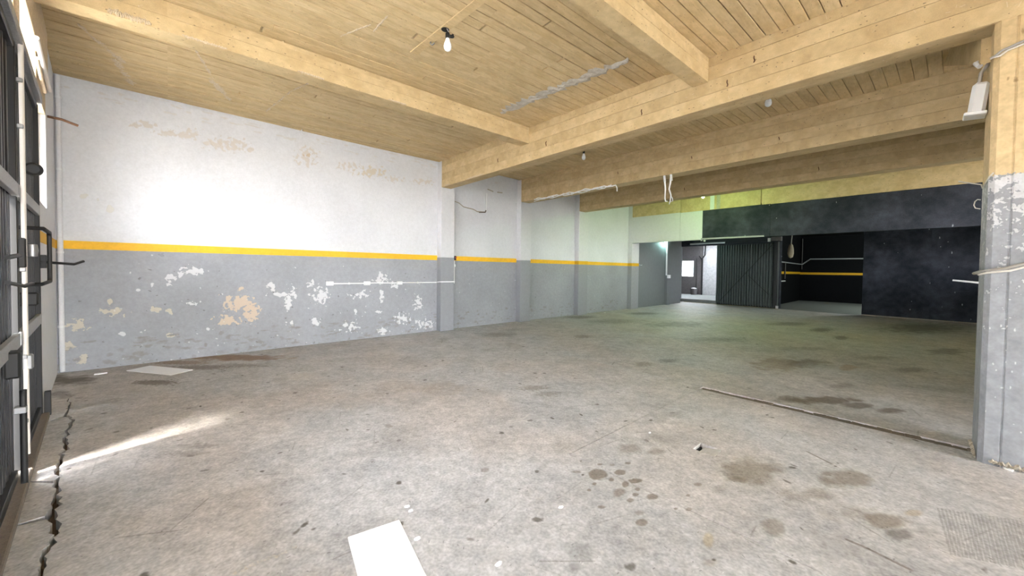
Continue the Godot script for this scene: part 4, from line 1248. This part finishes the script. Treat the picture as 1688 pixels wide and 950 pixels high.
func bulb(label: String, at: Vector3, hang: float, glow: Color, energy: float, size := 1.0) -> Node3D:
	var t := thing("light_bulb", label, "light bulb", at + Vector3(0, hang, 0), "bare bulbs under the ceiling")
	var s := size
	var glass: Material = M.opal
	if energy > 0.0:
		glass = plain(Color(1, 1, 1), 0.3)
		glass.emission_enabled = true
		glass.emission = glow
		glass.emission_energy_multiplier = 6.0
	part(t, "glass", mb().lathe(at, Vector3.DOWN, [[0.014 * s, -0.02 * s], [0.016 * s, 0.0], [0.022 * s, 0.022 * s], [0.031 * s, 0.045 * s], [0.034 * s, 0.066 * s], [0.031 * s, 0.085 * s], [0.022 * s, 0.098 * s], [0.010 * s, 0.105 * s], [0.0, 0.106 * s]], 20), glass)
	part(t, "socket", mb().lathe(at, Vector3.UP, [[0.015 * s, 0.0], [0.019 * s, 0.006 * s], [0.019 * s, 0.042 * s], [0.012 * s, 0.052 * s], [0.0, 0.055 * s]], 14), M.black_plastic)
	part(t, "cord", mb().tube([at + Vector3(0, 0.05 * s, 0), at + Vector3(0.008, hang * 0.6, 0.004), at + Vector3(-0.006, hang + 0.005, -0.02)], 0.004, 6), M.grey_cable)
	if energy > 0.0:
		var l := OmniLight3D.new()
		l.name = "bulb_glow"
		l.light_color = glow
		l.light_energy = energy
		l.light_size = 0.03
		l.omni_range = 40.0
		l.omni_attenuation = 2.0
		l.shadow_enabled = true
		t.add_child(l)
		l.position = Vector3(0, -hang - 0.06 * s, 0)
	return t

func outlet(line: Node3D, c: Vector3) -> void:
	var box := part(line, "outlet_box", mb().box(c + Vector3(0, 0, 0.024), Basis.IDENTITY, Vector3(0.062, 0.037, 0.022), 0.006), M.pvc_white, "white twin socket box")
	box.set_meta("label", "white twin socket box")
	var kids := [["cover", mb().box(c + Vector3(0, 0, 0.048), Basis.IDENTITY, Vector3(0.054, 0.030, 0.003), 0.002), M.pvc]]
	for s in [-1, 1]:
		kids.append(["socket_face", mb().lathe(c + Vector3(0.024 * s, 0, 0.051), Vector3(0, 0, 1), [[0.017, 0.0], [0.016, 0.003], [0.0, 0.003]], 14), M.pvc_white])
	for k in kids:
		part(box, k[0], k[1], k[2])

func build_fittings() -> void:
	# bulbs
	bulb("opal bulb on a short wire beside black ceiling holes", Vector3(2.056, 3.685, 4.20), 0.115, Color.WHITE, 0.0, 1.15)
	bulb("small opal bulb hanging behind the first deep beam by the white wall", Vector3(5.25, 3.40, 3.47), 0.40, Color.WHITE, 0.0, 1.0)
	bulb("opal bulb hanging high behind the first deep beam, mid span", Vector3(5.29, 3.50, 6.14), 0.30, Color.WHITE, 0.0, 1.1)
	bulb("opal bulb hanging behind the second deep beam", Vector3(8.05, 3.55, 6.19), 0.25, Color.WHITE, 0.0, 1.0)
	bulb("lit greenish bulb in front of the tan beam over white panels", Vector3(10.845, 3.56, 3.295), 0.24, Color(0.76, 1.0, 0.66), 0.6, 1.2)
	# black holes of the ceiling box
	var rose := thing("ceiling_box", "open black junction box in the tan ceiling beside a bulb", "junction box", Vector3(2.06, CEIL, 4.14))
	part(rose, "mouth", mb().lathe(on_level(734, 48, CEIL - 0.004), Vector3.DOWN, [[0.0, 0.006], [0.04, 0.006], [0.045, -0.01]], 16), M.black_plastic)
	part(rose, "knockout", mb().lathe(on_level(744.5, 60, CEIL - 0.004), Vector3.DOWN, [[0.0, 0.006], [0.026, 0.006], [0.03, -0.01]], 14), M.black_plastic)
	var hook := thing("ceiling_hook", "small steel hook with soot beside the junction box", "hook", Vector3(2.05, CEIL, 3.88))
	part(hook, "shank", mb().tube([Vector3(2.05, CEIL, 3.88), Vector3(2.05, CEIL - 0.03, 3.88), Vector3(2.06, CEIL - 0.045, 3.90), Vector3(2.07, CEIL - 0.03, 3.92)], 0.008, 6), M.lock)
	part(hook, "plate", mb().lathe(Vector3(2.05, CEIL - 0.002, 3.89), Vector3.DOWN, [[0.0, 0.004], [0.028, 0.004], [0.03, 0.0]], 12), M.black_plastic)

	# socket line on the white and grey wall
	var con := thing("conduit_line", "white conduit with three socket boxes along the grey wall", "conduit", Vector3(3.4, 1.1, 0.0))
	for x in [[2.2, 1.103], [2.89, 1.098], [3.57, 1.094]]:
		outlet(con, Vector3(x[0], x[1], 0.002))
	for s in [[2.262, 2.828], [2.952, 3.508], [3.632, 4.46]]:
		part(con, "pipe", mb().tube([Vector3(s[0], 1.1, 0.02), Vector3(s[1], 1.096, 0.02)], 0.012, 8), M.pvc_white)
	part(con, "bend", mb().tube([Vector3(4.46, 1.096, 0.02), Vector3(4.472, 1.10, 0.06), Vector3(4.472, 1.11, 0.16), Vector3(4.49, 1.11, 0.178), Vector3(4.84, 1.11, 0.178), Vector3(4.852, 1.11, 0.16), Vector3(4.86, 1.11, 0.03), Vector3(4.89, 1.11, 0.02)], 0.012, 8), M.pvc_white)
	for x in [2.55, 3.2, 4.0]:
		part(con, "clip", mb().box(Vector3(x, 1.098, 0.014), Basis.IDENTITY, Vector3(0.012, 0.02, 0.014), 0.003), M.pvc)
	var sw := thing("wall_switch", "old switch with a red cap on pipes behind the pilaster", "switch", Vector3(4.93, 1.6, 0.0))
	part(sw, "body", mb().box(Vector3(4.94, 1.66, 0.03), Basis.IDENTITY, Vector3(0.03, 0.05, 0.03), 0.006), M.black_plastic)
	part(sw, "cap", mb().lathe(Vector3(4.95, 1.67, 0.06), Vector3(0, 0, 1), [[0.02, 0.0], [0.018, 0.015], [0.0, 0.018]], 12), plain(rgb8(150, 40, 34), 0.5))
	part(sw, "pipe", mb().tube([Vector3(4.93, 1.60, 0.025), Vector3(4.93, 1.06, 0.025)], 0.014, 8), M.pvc_white)
	part(sw, "pipe", mb().tube([Vector3(4.885, 1.50, 0.02), Vector3(4.885, 1.12, 0.02)], 0.012, 8), M.pvc)
	part(sw, "collar", mb().box(Vector3(4.91, 1.48, 0.025), Basis.IDENTITY, Vector3(0.05, 0.03, 0.022), 0.006), M.pvc_white)
	var riser := thing("riser_pipe", "thin dark riser pipe in the corner of the first pilaster", "pipe", Vector3(4.87, 1.7, 0.0))
	part(riser, "pipe", mb().tube([Vector3(4.865, 3.2, 0.02), Vector3(4.865, 2.45, 0.02), Vector3(4.852, 2.40, 0.02), Vector3(4.852, 1.72, 0.02)], 0.010, 7), M.store_grey)
	part(riser, "pipe", mb().tube([Vector3(4.855, 1.05, 0.016), Vector3(4.855, 0.0, 0.016)], 0.010, 7), M.store_grey)
	# broken-out chase with its bent pipe on the second panel
	var chase := thing("broken_conduit", "bent conduit stub in a broken chase high on the wall", "conduit", on_left(800, 349))
	part(chase, "stub", mb().tube([on_left(802, 319, 0.02), on_left(801, 347, 0.02)], 0.016, 8), M.pvc_white)
	part(chase, "elbow", mb().tube([on_left(801, 347, 0.02), on_left(800, 350, 0.02), on_left(790, 350, 0.018)], 0.016, 8), M.dirt)
	var trail := []
	for p in [[747, 331], [757, 335], [764, 341], [771, 343], [780, 345], [787, 349], [799, 350]]:
		trail.append(on_left(p[0], p[1], 0.016))
	part(chase, "chase_edge", mb().tube(trail, 0.010, 6, 0.014), M.old_plaster)
	for p in [[[804, 312], [813, 316]], [[820, 317], [828, 318]]]:
		part(chase, "chip", mb().tube([on_left(p[0][0], p[0][1], 0.014), on_left(p[1][0], p[1][1], 0.014)], 0.012, 6), M.old_plaster)

	# corner pipe and rods by the gate
	var cp := thing("corner_pipe", "white downpipe in the corner between front and side wall", "pipe", Vector3(-1.0, 0, 0.04))
	part(cp, "pipe", mb().tube([Vector3(-1.02, 0.02, 0.035), Vector3(-1.025, 3.77, 0.035)], 0.026, 10), M.white_paint)
	for y in [0.6, 1.55, 2.6, 3.5]:
		part(cp, "bracket", mb().lathe(Vector3(-1.022, y, 0.035), Vector3.UP, [[0.026, -0.012], [0.031, -0.012], [0.031, 0.012], [0.026, 0.012]], 12), M.pvc)
	var rods := thing("wall_rods", "pair of pale rods fixed high along the front wall", "rods", fp(1.3, 3.4, 0.03))
	part(rods, "rod", mb().tube([on_plane(60, 62, Vector3(1, 0, -FRONT_T), FRONT_X + 0.04), on_plane(82, 150, Vector3(1, 0, -FRONT_T), FRONT_X + 0.04)], 0.016, 8), M.pale_rod)
	part(rods, "rod", mb().tube([on_plane(61, 96, Vector3(1, 0, -FRONT_T), FRONT_X + 0.03), on_plane(74, 152, Vector3(1, 0, -FRONT_T), FRONT_X + 0.03)], 0.014, 8), M.cream)
	var spike := thing("rusty_bar", "short rusty bar sticking out of the front wall near the corner", "bar", fp(1.0, 2.98, 0.0))
	part(spike, "bar", mb().tube([fp(1.0, 3.0, -0.05), fp(0.98, 3.0, 0.10), fp(0.96, 2.97, 0.22)], 0.014, 7), M.rust)

	# torn white sleeve along the second beam and cables hanging from it
	var sl := thing("torn_cable", "torn white cable bundle drooping along the second beam edge", "cable", Vector3(6.95, 3.2, 1.9))
	var r := RandomNumberGenerator.new()
	r.seed = 15
	for k in 3:
		var pts := []
		for s in 19:
			var u := lerpf(878.0, 1012.0, s / 18.0)
			var p := on_level(u, 329.0 - (u - 878.0) * 0.165 + r.randf_range(-1.2, 1.2), 3.20)
			p.x = 6.925 + BEAM_T * p.z
			p.y = 3.206 + 0.022 * sin(s * 1.7 + k * 2.1) + r.randf_range(-0.008, 0.008) - 0.012 * k
			pts.append(p)
		if k == 0:
			var e: Vector3 = pts[-1]
			pts.append_array([e + Vector3(-0.01, 0.005, 0.08), e + Vector3(-0.01, -0.05, 0.11), e + Vector3(-0.01, -0.13, 0.115)])
		part(sl, "strand", mb().tube(pts, 0.013 - 0.002 * k, 6), M.pvc_white)
	var hc := thing("hanging_cable", "two white cable tails hanging from the second beam", "cable", Vector3(6.98, 3.2, 4.1))
	var bx := 6.87
	var h1 := []
	for p in [[1095, 291], [1096, 300], [1097, 312], [1096, 326], [1097, 332], [1100, 332]]:
		h1.append(on_depth(p[0], p[1], bx))
	part(hc, "tail", mb().tube(h1, 0.015, 7, 0.011), M.pvc_white)
	var h2 := []
	for p in [[1106, 289], [1105, 302], [1103, 312], [1106, 322], [1105, 330], [1103, 337]]:
		h2.append(on_depth(p[0], p[1], bx))
	part(hc, "tail", mb().tube(h2, 0.017, 7, 0.010), M.pvc_white)
	part(hc, "loop", mb().tube([on_depth(1105, 323, bx), on_depth(1108, 326, bx), on_depth(1109, 331, bx), on_depth(1105, 333, bx)], 0.009, 6), M.pvc_white)
	for p in [[1095, 291], [1106, 289]]:
		part(hc, "sleeve", mb().tube([on_depth(p[0], p[1] - 1, bx), on_depth(p[0] + 1, p[1] + 9, bx)], 0.022, 8), M.pvc)

	# column fittings
	var lamp := thing("lamp_housing", "old white lamp housing hung beside the tan column head", "lamp housing", Vector3(4.75, 2.8, 7.72))
	part(lamp, "shell", mb().box(Vector3(4.78, 2.80, 7.70), Basis(Vector3.RIGHT, 0.10), Vector3(0.07, 0.125, 0.045), 0.02), M.pvc)
	part(lamp, "lip", mb().box(Vector3(4.78, 2.685, 7.685), Basis(Vector3.RIGHT, 0.10), Vector3(0.08, 0.012, 0.06), 0.006), M.pvc_white)
	part(lamp, "bracket", mb().tube([Vector3(4.78, 2.92, 7.70), Vector3(4.80, 3.02, 7.71), Vector3(4.80, 3.08, 7.745)], 0.012, 7), M.grey_cable)
	part(lamp, "stay", mb().tube([Vector3(4.76, 3.06, 7.70), Vector3(4.79, 3.10, 7.68), Vector3(4.82, 3.13, 7.745)], 0.018, 7), M.pvc)
	var w1 := thing("column_wire", "frayed grey cable slung across the tan upper column", "cable", Vector3(4.47, 3.0, 7.8))
	part(w1, "strand", mb().tube([on_depth(1632, 97, 4.47), on_depth(1641, 92, 4.465), on_depth(1652, 83, 4.47), on_depth(1666, 77, 4.47), on_depth(1690, 66, 4.47), on_depth(1712, 60, 4.47)], 0.009, 6), M.grey_cable)
	part(w1, "strand", mb().tube([on_depth(1636, 95, 4.47), on_depth(1648, 92, 4.465), on_depth(1661, 83, 4.47), on_depth(1690, 71, 4.472), on_depth(1712, 66, 4.472)], 0.007, 6), M.cable)
	var w2 := thing("column_wire", "grey cable wrapped round the scraped grey column", "cable", Vector3(4.47, 1.45, 7.75))
	part(w2, "strand", mb().tube([Vector3(5.0, 1.42, 7.80), Vector3(4.99, 1.42, 7.725), Vector3(4.60, 1.43, 7.728), Vector3(4.50, 1.435, 7.735), Vector3(4.47, 1.44, 7.76), Vector3(4.468, 1.452, 7.83), Vector3(4.468, 1.49, 7.92), Vector3(4.468, 1.56, 8.08), Vector3(4.468, 1.6, 8.2)], 0.011, 7), M.grey_cable)
	part(w2, "strand", mb().tube([Vector3(4.62, 1.41, 7.73), Vector3(4.50, 1.415, 7.735), Vector3(4.468, 1.425, 7.76), Vector3(4.468, 1.44, 7.86), Vector3(4.468, 1.50, 8.0), Vector3(4.468, 1.56, 8.2)], 0.008, 7), M.cable)
	var w3 := thing("wall_spike", "short white peg sticking out low on the grey column", "peg", Vector3(4.97, 1.35, 7.75))
	part(w3, "peg", mb().tube([Vector3(4.94, 1.342, 7.76), Vector3(4.95, 1.35, 7.70), Vector3(4.955, 1.36, 7.61)], 0.009, 7, 0.007), M.pvc_white)
	var w4 := thing("wire_loop", "thin pale wire knotted at the paint edge of the column", "wire", Vector3(4.96, 2.12, 7.75))
	part(w4, "wire", mb().tube([Vector3(4.95, 2.20, 7.62), Vector3(4.96, 2.17, 7.70), Vector3(4.97, 2.155, 7.745), Vector3(4.80, 2.10, 7.742), Vector3(4.60, 2.10, 7.742), Vector3(4.48, 2.13, 7.75), Vector3(4.478, 2.16, 7.77)], 0.005, 6), M.cable)
	part(w4, "loop", mb().tube([Vector3(4.97, 2.03, 7.745), Vector3(4.97, 2.035, 7.728), Vector3(4.97, 2.02, 7.715), Vector3(4.97, 1.99, 7.71), Vector3(4.97, 1.965, 7.718), Vector3(4.97, 1.955, 7.745)], 0.004, 6), M.cable)

	# far end
	var bar := thing("lintel_bar", "pale steel bar along the lower edge of the black downstand", "bar", Vector3(12.5, 2.46, 3.5))
	part(bar, "bar", mb().box(Vector3(12.535, 2.46, 3.48), Basis(Vector3.UP, 0.0152), Vector3(0.014, 0.024, 0.86), 0.004), M.worn_steel)
	part(bar, "end_knob", mb().lathe(Vector3(12.55, 2.40, 2.72), Vector3.DOWN, [[0.0, -0.035], [0.03, -0.02], [0.035, 0.0], [0.025, 0.025], [0.0, 0.03]], 12), M.pvc_white)
	var lw := thing("wall_lamp", "lit cold lamp under the downstand on the grey wall", "lamp", Vector3(15.4, 2.62, 0.0))
	var lit := plain(Color(1, 1, 1), 0.3)
	lit.emission_enabled = true
	lit.emission = Color(0.80, 1.0, 0.96)
	lit.emission_energy_multiplier = 6.0
	part(lw, "base", mb().lathe(Vector3(15.4, 2.66, 0.0), Vector3(0, 0, 1), [[0.05, 0.0], [0.05, 0.03], [0.03, 0.05], [0.0, 0.05]], 14), M.pvc_white)
	part(lw, "glass", mb().lathe(Vector3(15.4, 2.66, 0.12), Vector3.DOWN, [[0.0, -0.05], [0.035, -0.035], [0.045, 0.0], [0.035, 0.04], [0.0, 0.055]], 16), lit)
	part(lw, "arm", mb().tube([Vector3(15.4, 2.66, 0.05), Vector3(15.4, 2.71, 0.09), Vector3(15.4, 2.71, 0.12)], 0.012, 7), M.pvc_white)
	var ol := OmniLight3D.new()
	ol.name = "wall_lamp_glow"
	ol.light_color = Color(0.80, 1.0, 0.96)
	ol.light_energy = 0.25
	ol.light_size = 0.04
	ol.omni_range = 40.0
	ol.omni_attenuation = 2.0
	ol.shadow_enabled = true
	lw.add_child(ol)
	ol.position = Vector3(0, 0.04, 0.12)
	var dp := thing("drop_pipe", "white pipe dropping to a small box on the grey wall", "pipe", Vector3(15.55, 1.5, 0.12))
	part(dp, "pipe", mb().tube([Vector3(15.50, 3.1, 0.10), Vector3(15.52, 1.25, 0.10)], 0.03, 8), M.pvc_white)
	part(dp, "box", mb().box(Vector3(15.64, 1.2, 0.15), Basis.IDENTITY, Vector3(0.11, 0.07, 0.03), 0.008), M.pvc_white)
	var peg := thing("wall_hook", "thin steel hook on the grey wall beside the striped pilaster", "hook", Vector3(13.3, 1.66, 0.0))
	part(peg, "hook", mb().tube([Vector3(13.25, 1.66, 0.0), Vector3(13.28, 1.66, 0.05), Vector3(13.50, 1.64, 0.07), Vector3(13.52, 1.66, 0.07)], 0.011, 6), M.zinc)
	part(peg, "slot_plate", mb().box(Vector3(13.32, 1.5, 0.004), Basis.IDENTITY, Vector3(0.07, 0.06, 0.004), 0.002), M.store_grey)

	sliding_door()
	alcove_things()


func sliding_door() -> void:
	var d := thing("sliding_door", "dark corrugated sliding door hung on a rail before the store", "door", bp(2.37, 0.0, 0.12))
	var n := 21
	var z0 := 1.33
	var w := 2.06 / n
	for k in n:
		var z := z0 + w * k
		var m := mb()
		var prof := [[0.0, 0.0], [0.15, 0.0], [0.4, 0.07], [0.6, 0.07], [0.85, 0.0], [1.0, 0.0]]
		for i in prof.size() - 1:
			var a := bp(z + w * prof[i][0], 0.04, 0.10 + prof[i][1])
			var b := bp(z + w * prof[i + 1][0], 0.04, 0.10 + prof[i + 1][1])
			var up := Vector3(0, 2.55, 0)
			var nn := (b - a).cross(up).normalized()
			if nn.x > 0:
				nn = -nn
			m.quad(a, b, b + up, a + up, nn)
			var bk := Vector3(0.006, 0, 0)
			m.quad(a + bk, b + bk, b + up + bk, a + up + bk, -nn)
		part(d, "sheet_rib", m, M.corrugated)
	var bb := back_basis()
	part(d, "brace", mb().tube([bp(1.42, 0.12, 0.178), bp(3.36, 2.50, 0.178)], 0.012, 6), M.gate_dark)
	part(d, "brace", mb().tube([bp(2.55, 1.3, 0.176), bp(3.30, 0.55, 0.176)], 0.008, 6), M.gate_dark)
	part(d, "bottom_bar", mb().box(bp(2.36, 0.045, 0.12), bb, Vector3(0.03, 0.03, 1.05), 0.005), M.gate_black)
	part(d, "top_bar", mb().box(bp(2.36, 2.60, 0.12), bb, Vector3(0.03, 0.03, 1.05), 0.005), M.black_paint)
	part(d, "edge_bar", mb().box(bp(1.30, 1.31, 0.12), bb, Vector3(0.035, 1.29, 0.03), 0.005), M.corrugated)
	var rail := thing("door_rail", "grey steel rail box above the sliding door", "rail", bp(2.0, 2.7, 0.1))
	part(rail, "box", mb().box(bp(1.9, 2.755, 0.11), bb, Vector3(0.07, 0.09, 1.62), 0.008), M.black_paint)
	part(rail, "tube", mb().tube([bp(0.10, 2.70, 0.20), bp(1.62, 2.70, 0.20)], 0.035, 9), M.zinc)
	part(rail, "end_plate", mb().box(bp(3.28, 2.72, 0.20), bb, Vector3(0.02, 0.07, 0.05), 0.005), M.pvc_white)
	part(rail, "stop_box", mb().box(bp(3.52, 2.75, 0.16), bb, Vector3(0.06, 0.08, 0.17), 0.006), M.store_grey)
	var post := thing("door_post", "dark steel post between sliding door and alcove", "post", bp(3.52, 0.0, 0.06))
	part(post, "channel", mb().box(bp(3.50, 1.32, 0.085), bb, Vector3(0.07, 1.32, 0.07), 0.008), M.gate_black)
	part(post, "angle", mb().box(bp(3.60, 1.32, 0.13), bb, Vector3(0.012, 1.32, 0.016), 0.004), M.corrugated)
	part(post, "foot", mb().box(bp(3.585, 0.06, 0.14), bb, Vector3(0.03, 0.06, 0.04), 0.005), M.zinc)
	var th := structure("trim_2", "worn yellowish threshold strip at the sliding door")
	part(th, "strip", mb().box(bp(1.75, 0.004, 0.16), bb, Vector3(0.05, 0.008, 1.9), 0.003), M.thresh)


func alcove_things() -> void:
	var x := 24.2
	var p := thing("alcove_pipe", "grey pipe with a raised bend along the alcove wall", "pipe", Vector3(24.2, 2.1, 4.2))
	part(p, "pipe", mb().tube([Vector3(19.0, 1.92, 3.12), Vector3(24.12, 1.88, 3.12), Vector3(24.16, 1.88, 3.18), Vector3(24.17, 2.145, 3.5), Vector3(24.17, 2.145, 8.6)], 0.03, 8), M.zinc)
	part(p, "drop", mb().tube([Vector3(24.17, 3.2, 3.16), Vector3(24.17, 1.62, 3.16)], 0.02, 7), M.store_grey)
	part(p, "drop", mb().tube([Vector3(20.9, 1.9, 3.12), Vector3(20.9, 1.15, 3.12)], 0.03, 7), M.store_grey)
	part(p, "branch", mb().tube([Vector3(19.2, 1.05, 3.13), Vector3(20.9, 1.05, 3.13)], 0.03, 7), M.pvc)
	var hang := thing("hanging_sack", "old pale sack hanging on the alcove wall beside the post", "sack", Vector3(19.0, 2.4, 3.2))
	part(hang, "sack", mb().lathe(Vector3(18.85, 2.62, 3.72), Vector3.DOWN, [[0.02, 0.0], [0.07, 0.06], [0.10, 0.22], [0.11, 0.40], [0.08, 0.55], [0.0, 0.6]], 12), M.old_plaster)
	part(hang, "cord", mb().tube([Vector3(18.85, 2.6, 3.72), Vector3(18.86, 2.9, 3.74), Vector3(18.9, 3.3, 3.76)], 0.02, 6), M.grey_cable)
	var ab := bulb("bare lit bulb under the alcove soffit", Vector3(20.6, 3.05, 7.4), 0.25, Color(0.95, 1.0, 0.95), 2.4, 1.0)
	ab.set_meta("group", "bulbs of the back rooms")
	var sp := thing("store_pipe", "dark soil pipe with branch in the store room corner", "pipe", Vector3(21.9, 0.2, -0.85))
	part(sp, "pipe", mb().tube([Vector3(21.78, 0.15, -0.86), Vector3(21.78, 2.15, -0.86), Vector3(21.78, 2.35, -0.72), Vector3(21.78, 3.0, -0.70)], 0.035, 8), M.gate_dark)
	part(sp, "branch", mb().tube([Vector3(21.78, 2.1, -0.86), Vector3(21.78, 2.3, -1.02)], 0.035, 8), M.gate_dark)
	part(sp, "thin_pipe", mb().tube([Vector3(21.78, 0.5, -1.15), Vector3(21.78, 2.2, -1.15)], 0.014, 6), M.gate_dark)
	var bk := thing("bucket", "dark bucket with white rag on the store room floor", "bucket", Vector3(21.6, 0.15, -1.2))
	part(bk, "pail", mb().lathe(Vector3(21.6, 0.15, -1.2), Vector3.UP, [[0.0, 0.0], [0.15, 0.0], [0.19, 0.34], [0.18, 0.34], [0.14, 0.02]], 16), M.store_grey)
	part(bk, "rag", mb().lathe(Vector3(21.6, 0.47, -1.2), Vector3.UP, [[0.16, 0.0], [0.13, 0.05], [0.05, 0.07], [0.0, 0.08]], 12), M.pvc_white)


func board(label: String, corners: Array, thick: float) -> void:
	var c := Vector3.ZERO
	for p in corners:
		c += p / corners.size()
	var t := thing("white_board", label, "panel", c, "loose white boards on the floor")
	var plan := PackedVector2Array()
	for p in corners:
		plan.append(Vector2(p.x, p.z))
	part(t, "sheet", mb().prism(plan, 0.002, thick), M.sheet)
	var rim := mb()
	for k in corners.size():
		var a: Vector3 = corners[k]
		var b: Vector3 = corners[(k + 1) % corners.size()]
		rim.tube([a + Vector3(0, thick * 0.5, 0), b + Vector3(0, thick * 0.5, 0)], thick * 0.5, 6)
	part(t, "edge_band", rim, M.pvc_white)

func build_loose() -> void:
	# a true rectangle laid through the two visible corners
	var a := on_level(574, 888)
	var b := on_level(657.5, 859.5)
	var d := (b - a).normalized()
	var e := Vector3(-d.z, 0, d.x)
	if e.dot(on_level(700, 950) - b) < 0:
		e = -e
	board("white rectangular board lying on open concrete floor", [a, b, b + e * 0.58, a + e * 0.58], 0.008)
	var c := on_level(247, 604)
	var f := on_level(317.5, 610.6)
	var g := (f - c).normalized()
	var h := Vector3(-g.z, 0, g.x)
	if h.dot(on_level(212, 611) - c) < 0:
		h = -h
	board("white rectangular board lying beside the flaking wall", [c, f, f + h * 0.26, c + h * 0.26], 0.010)
	# cover sunk askew in a square hole of the floor
	var lid := thing("floor_cover", "small whitish cover sunk askew in a square floor hole", "cover", Vector3(3.138, -0.04, 6.33))
	var tilt := Basis(Vector3.RIGHT, -0.20)
	part(lid, "plate", mb().box(Vector3(3.138, -0.0155, 6.342), tilt, Vector3(0.075, 0.003, 0.066), 0.0015), M.chalky)
	part(lid, "rim", mb().box(Vector3(3.138, -0.003, 6.2455), Basis.IDENTITY, Vector3(0.075, 0.005, 0.005), 0.002), M.chalky)
	part(lid, "hinge_bar", mb().box(Vector3(3.138, -0.042, 6.25), Basis.IDENTITY, Vector3(0.075, 0.012, 0.008), 0.002), M.gate_black)
	# flakes of paint
	var r := RandomNumberGenerator.new()
	r.seed = 51
	var spots := [[165, 617, 0.07, "white paint flake near the room corner"], [1071, 714, 0.018, "tiny white crumb on open floor"], [925, 837, 0.022, "white crumb near the oil spots"], [822, 931, 0.026, "white crumb near the ring-shaped scrape"],
		[671, 836, 0.02, "white chip beside the loose board"], [677, 843, 0.018, "small white chip beside the loose board"], [688, 889, 0.022, "pale chip along the loose board edge"], [1660, 772, 0.07, "plaster flake at the column foot"], [997, 516, 0.06, "white chip by the striped pilaster foot"]]
	for s in spots:
		var p := on_level(s[0], s[1])
		var t := thing("paint_flake", s[3], "debris", p, "flakes and crumbs on the floor")
		var plan := PackedVector2Array()
		for k in 7:
			var ang := TAU * k / 7
			var rad: float = s[2] * r.randf_range(0.6, 1.0)
			plan.append(Vector2(p.x + cos(ang) * rad, p.z + sin(ang) * rad * 0.6))
		part(t, "flake", mb().prism(plan, 0.0005, 0.004 + s[2] * 0.12), M.pvc_white)
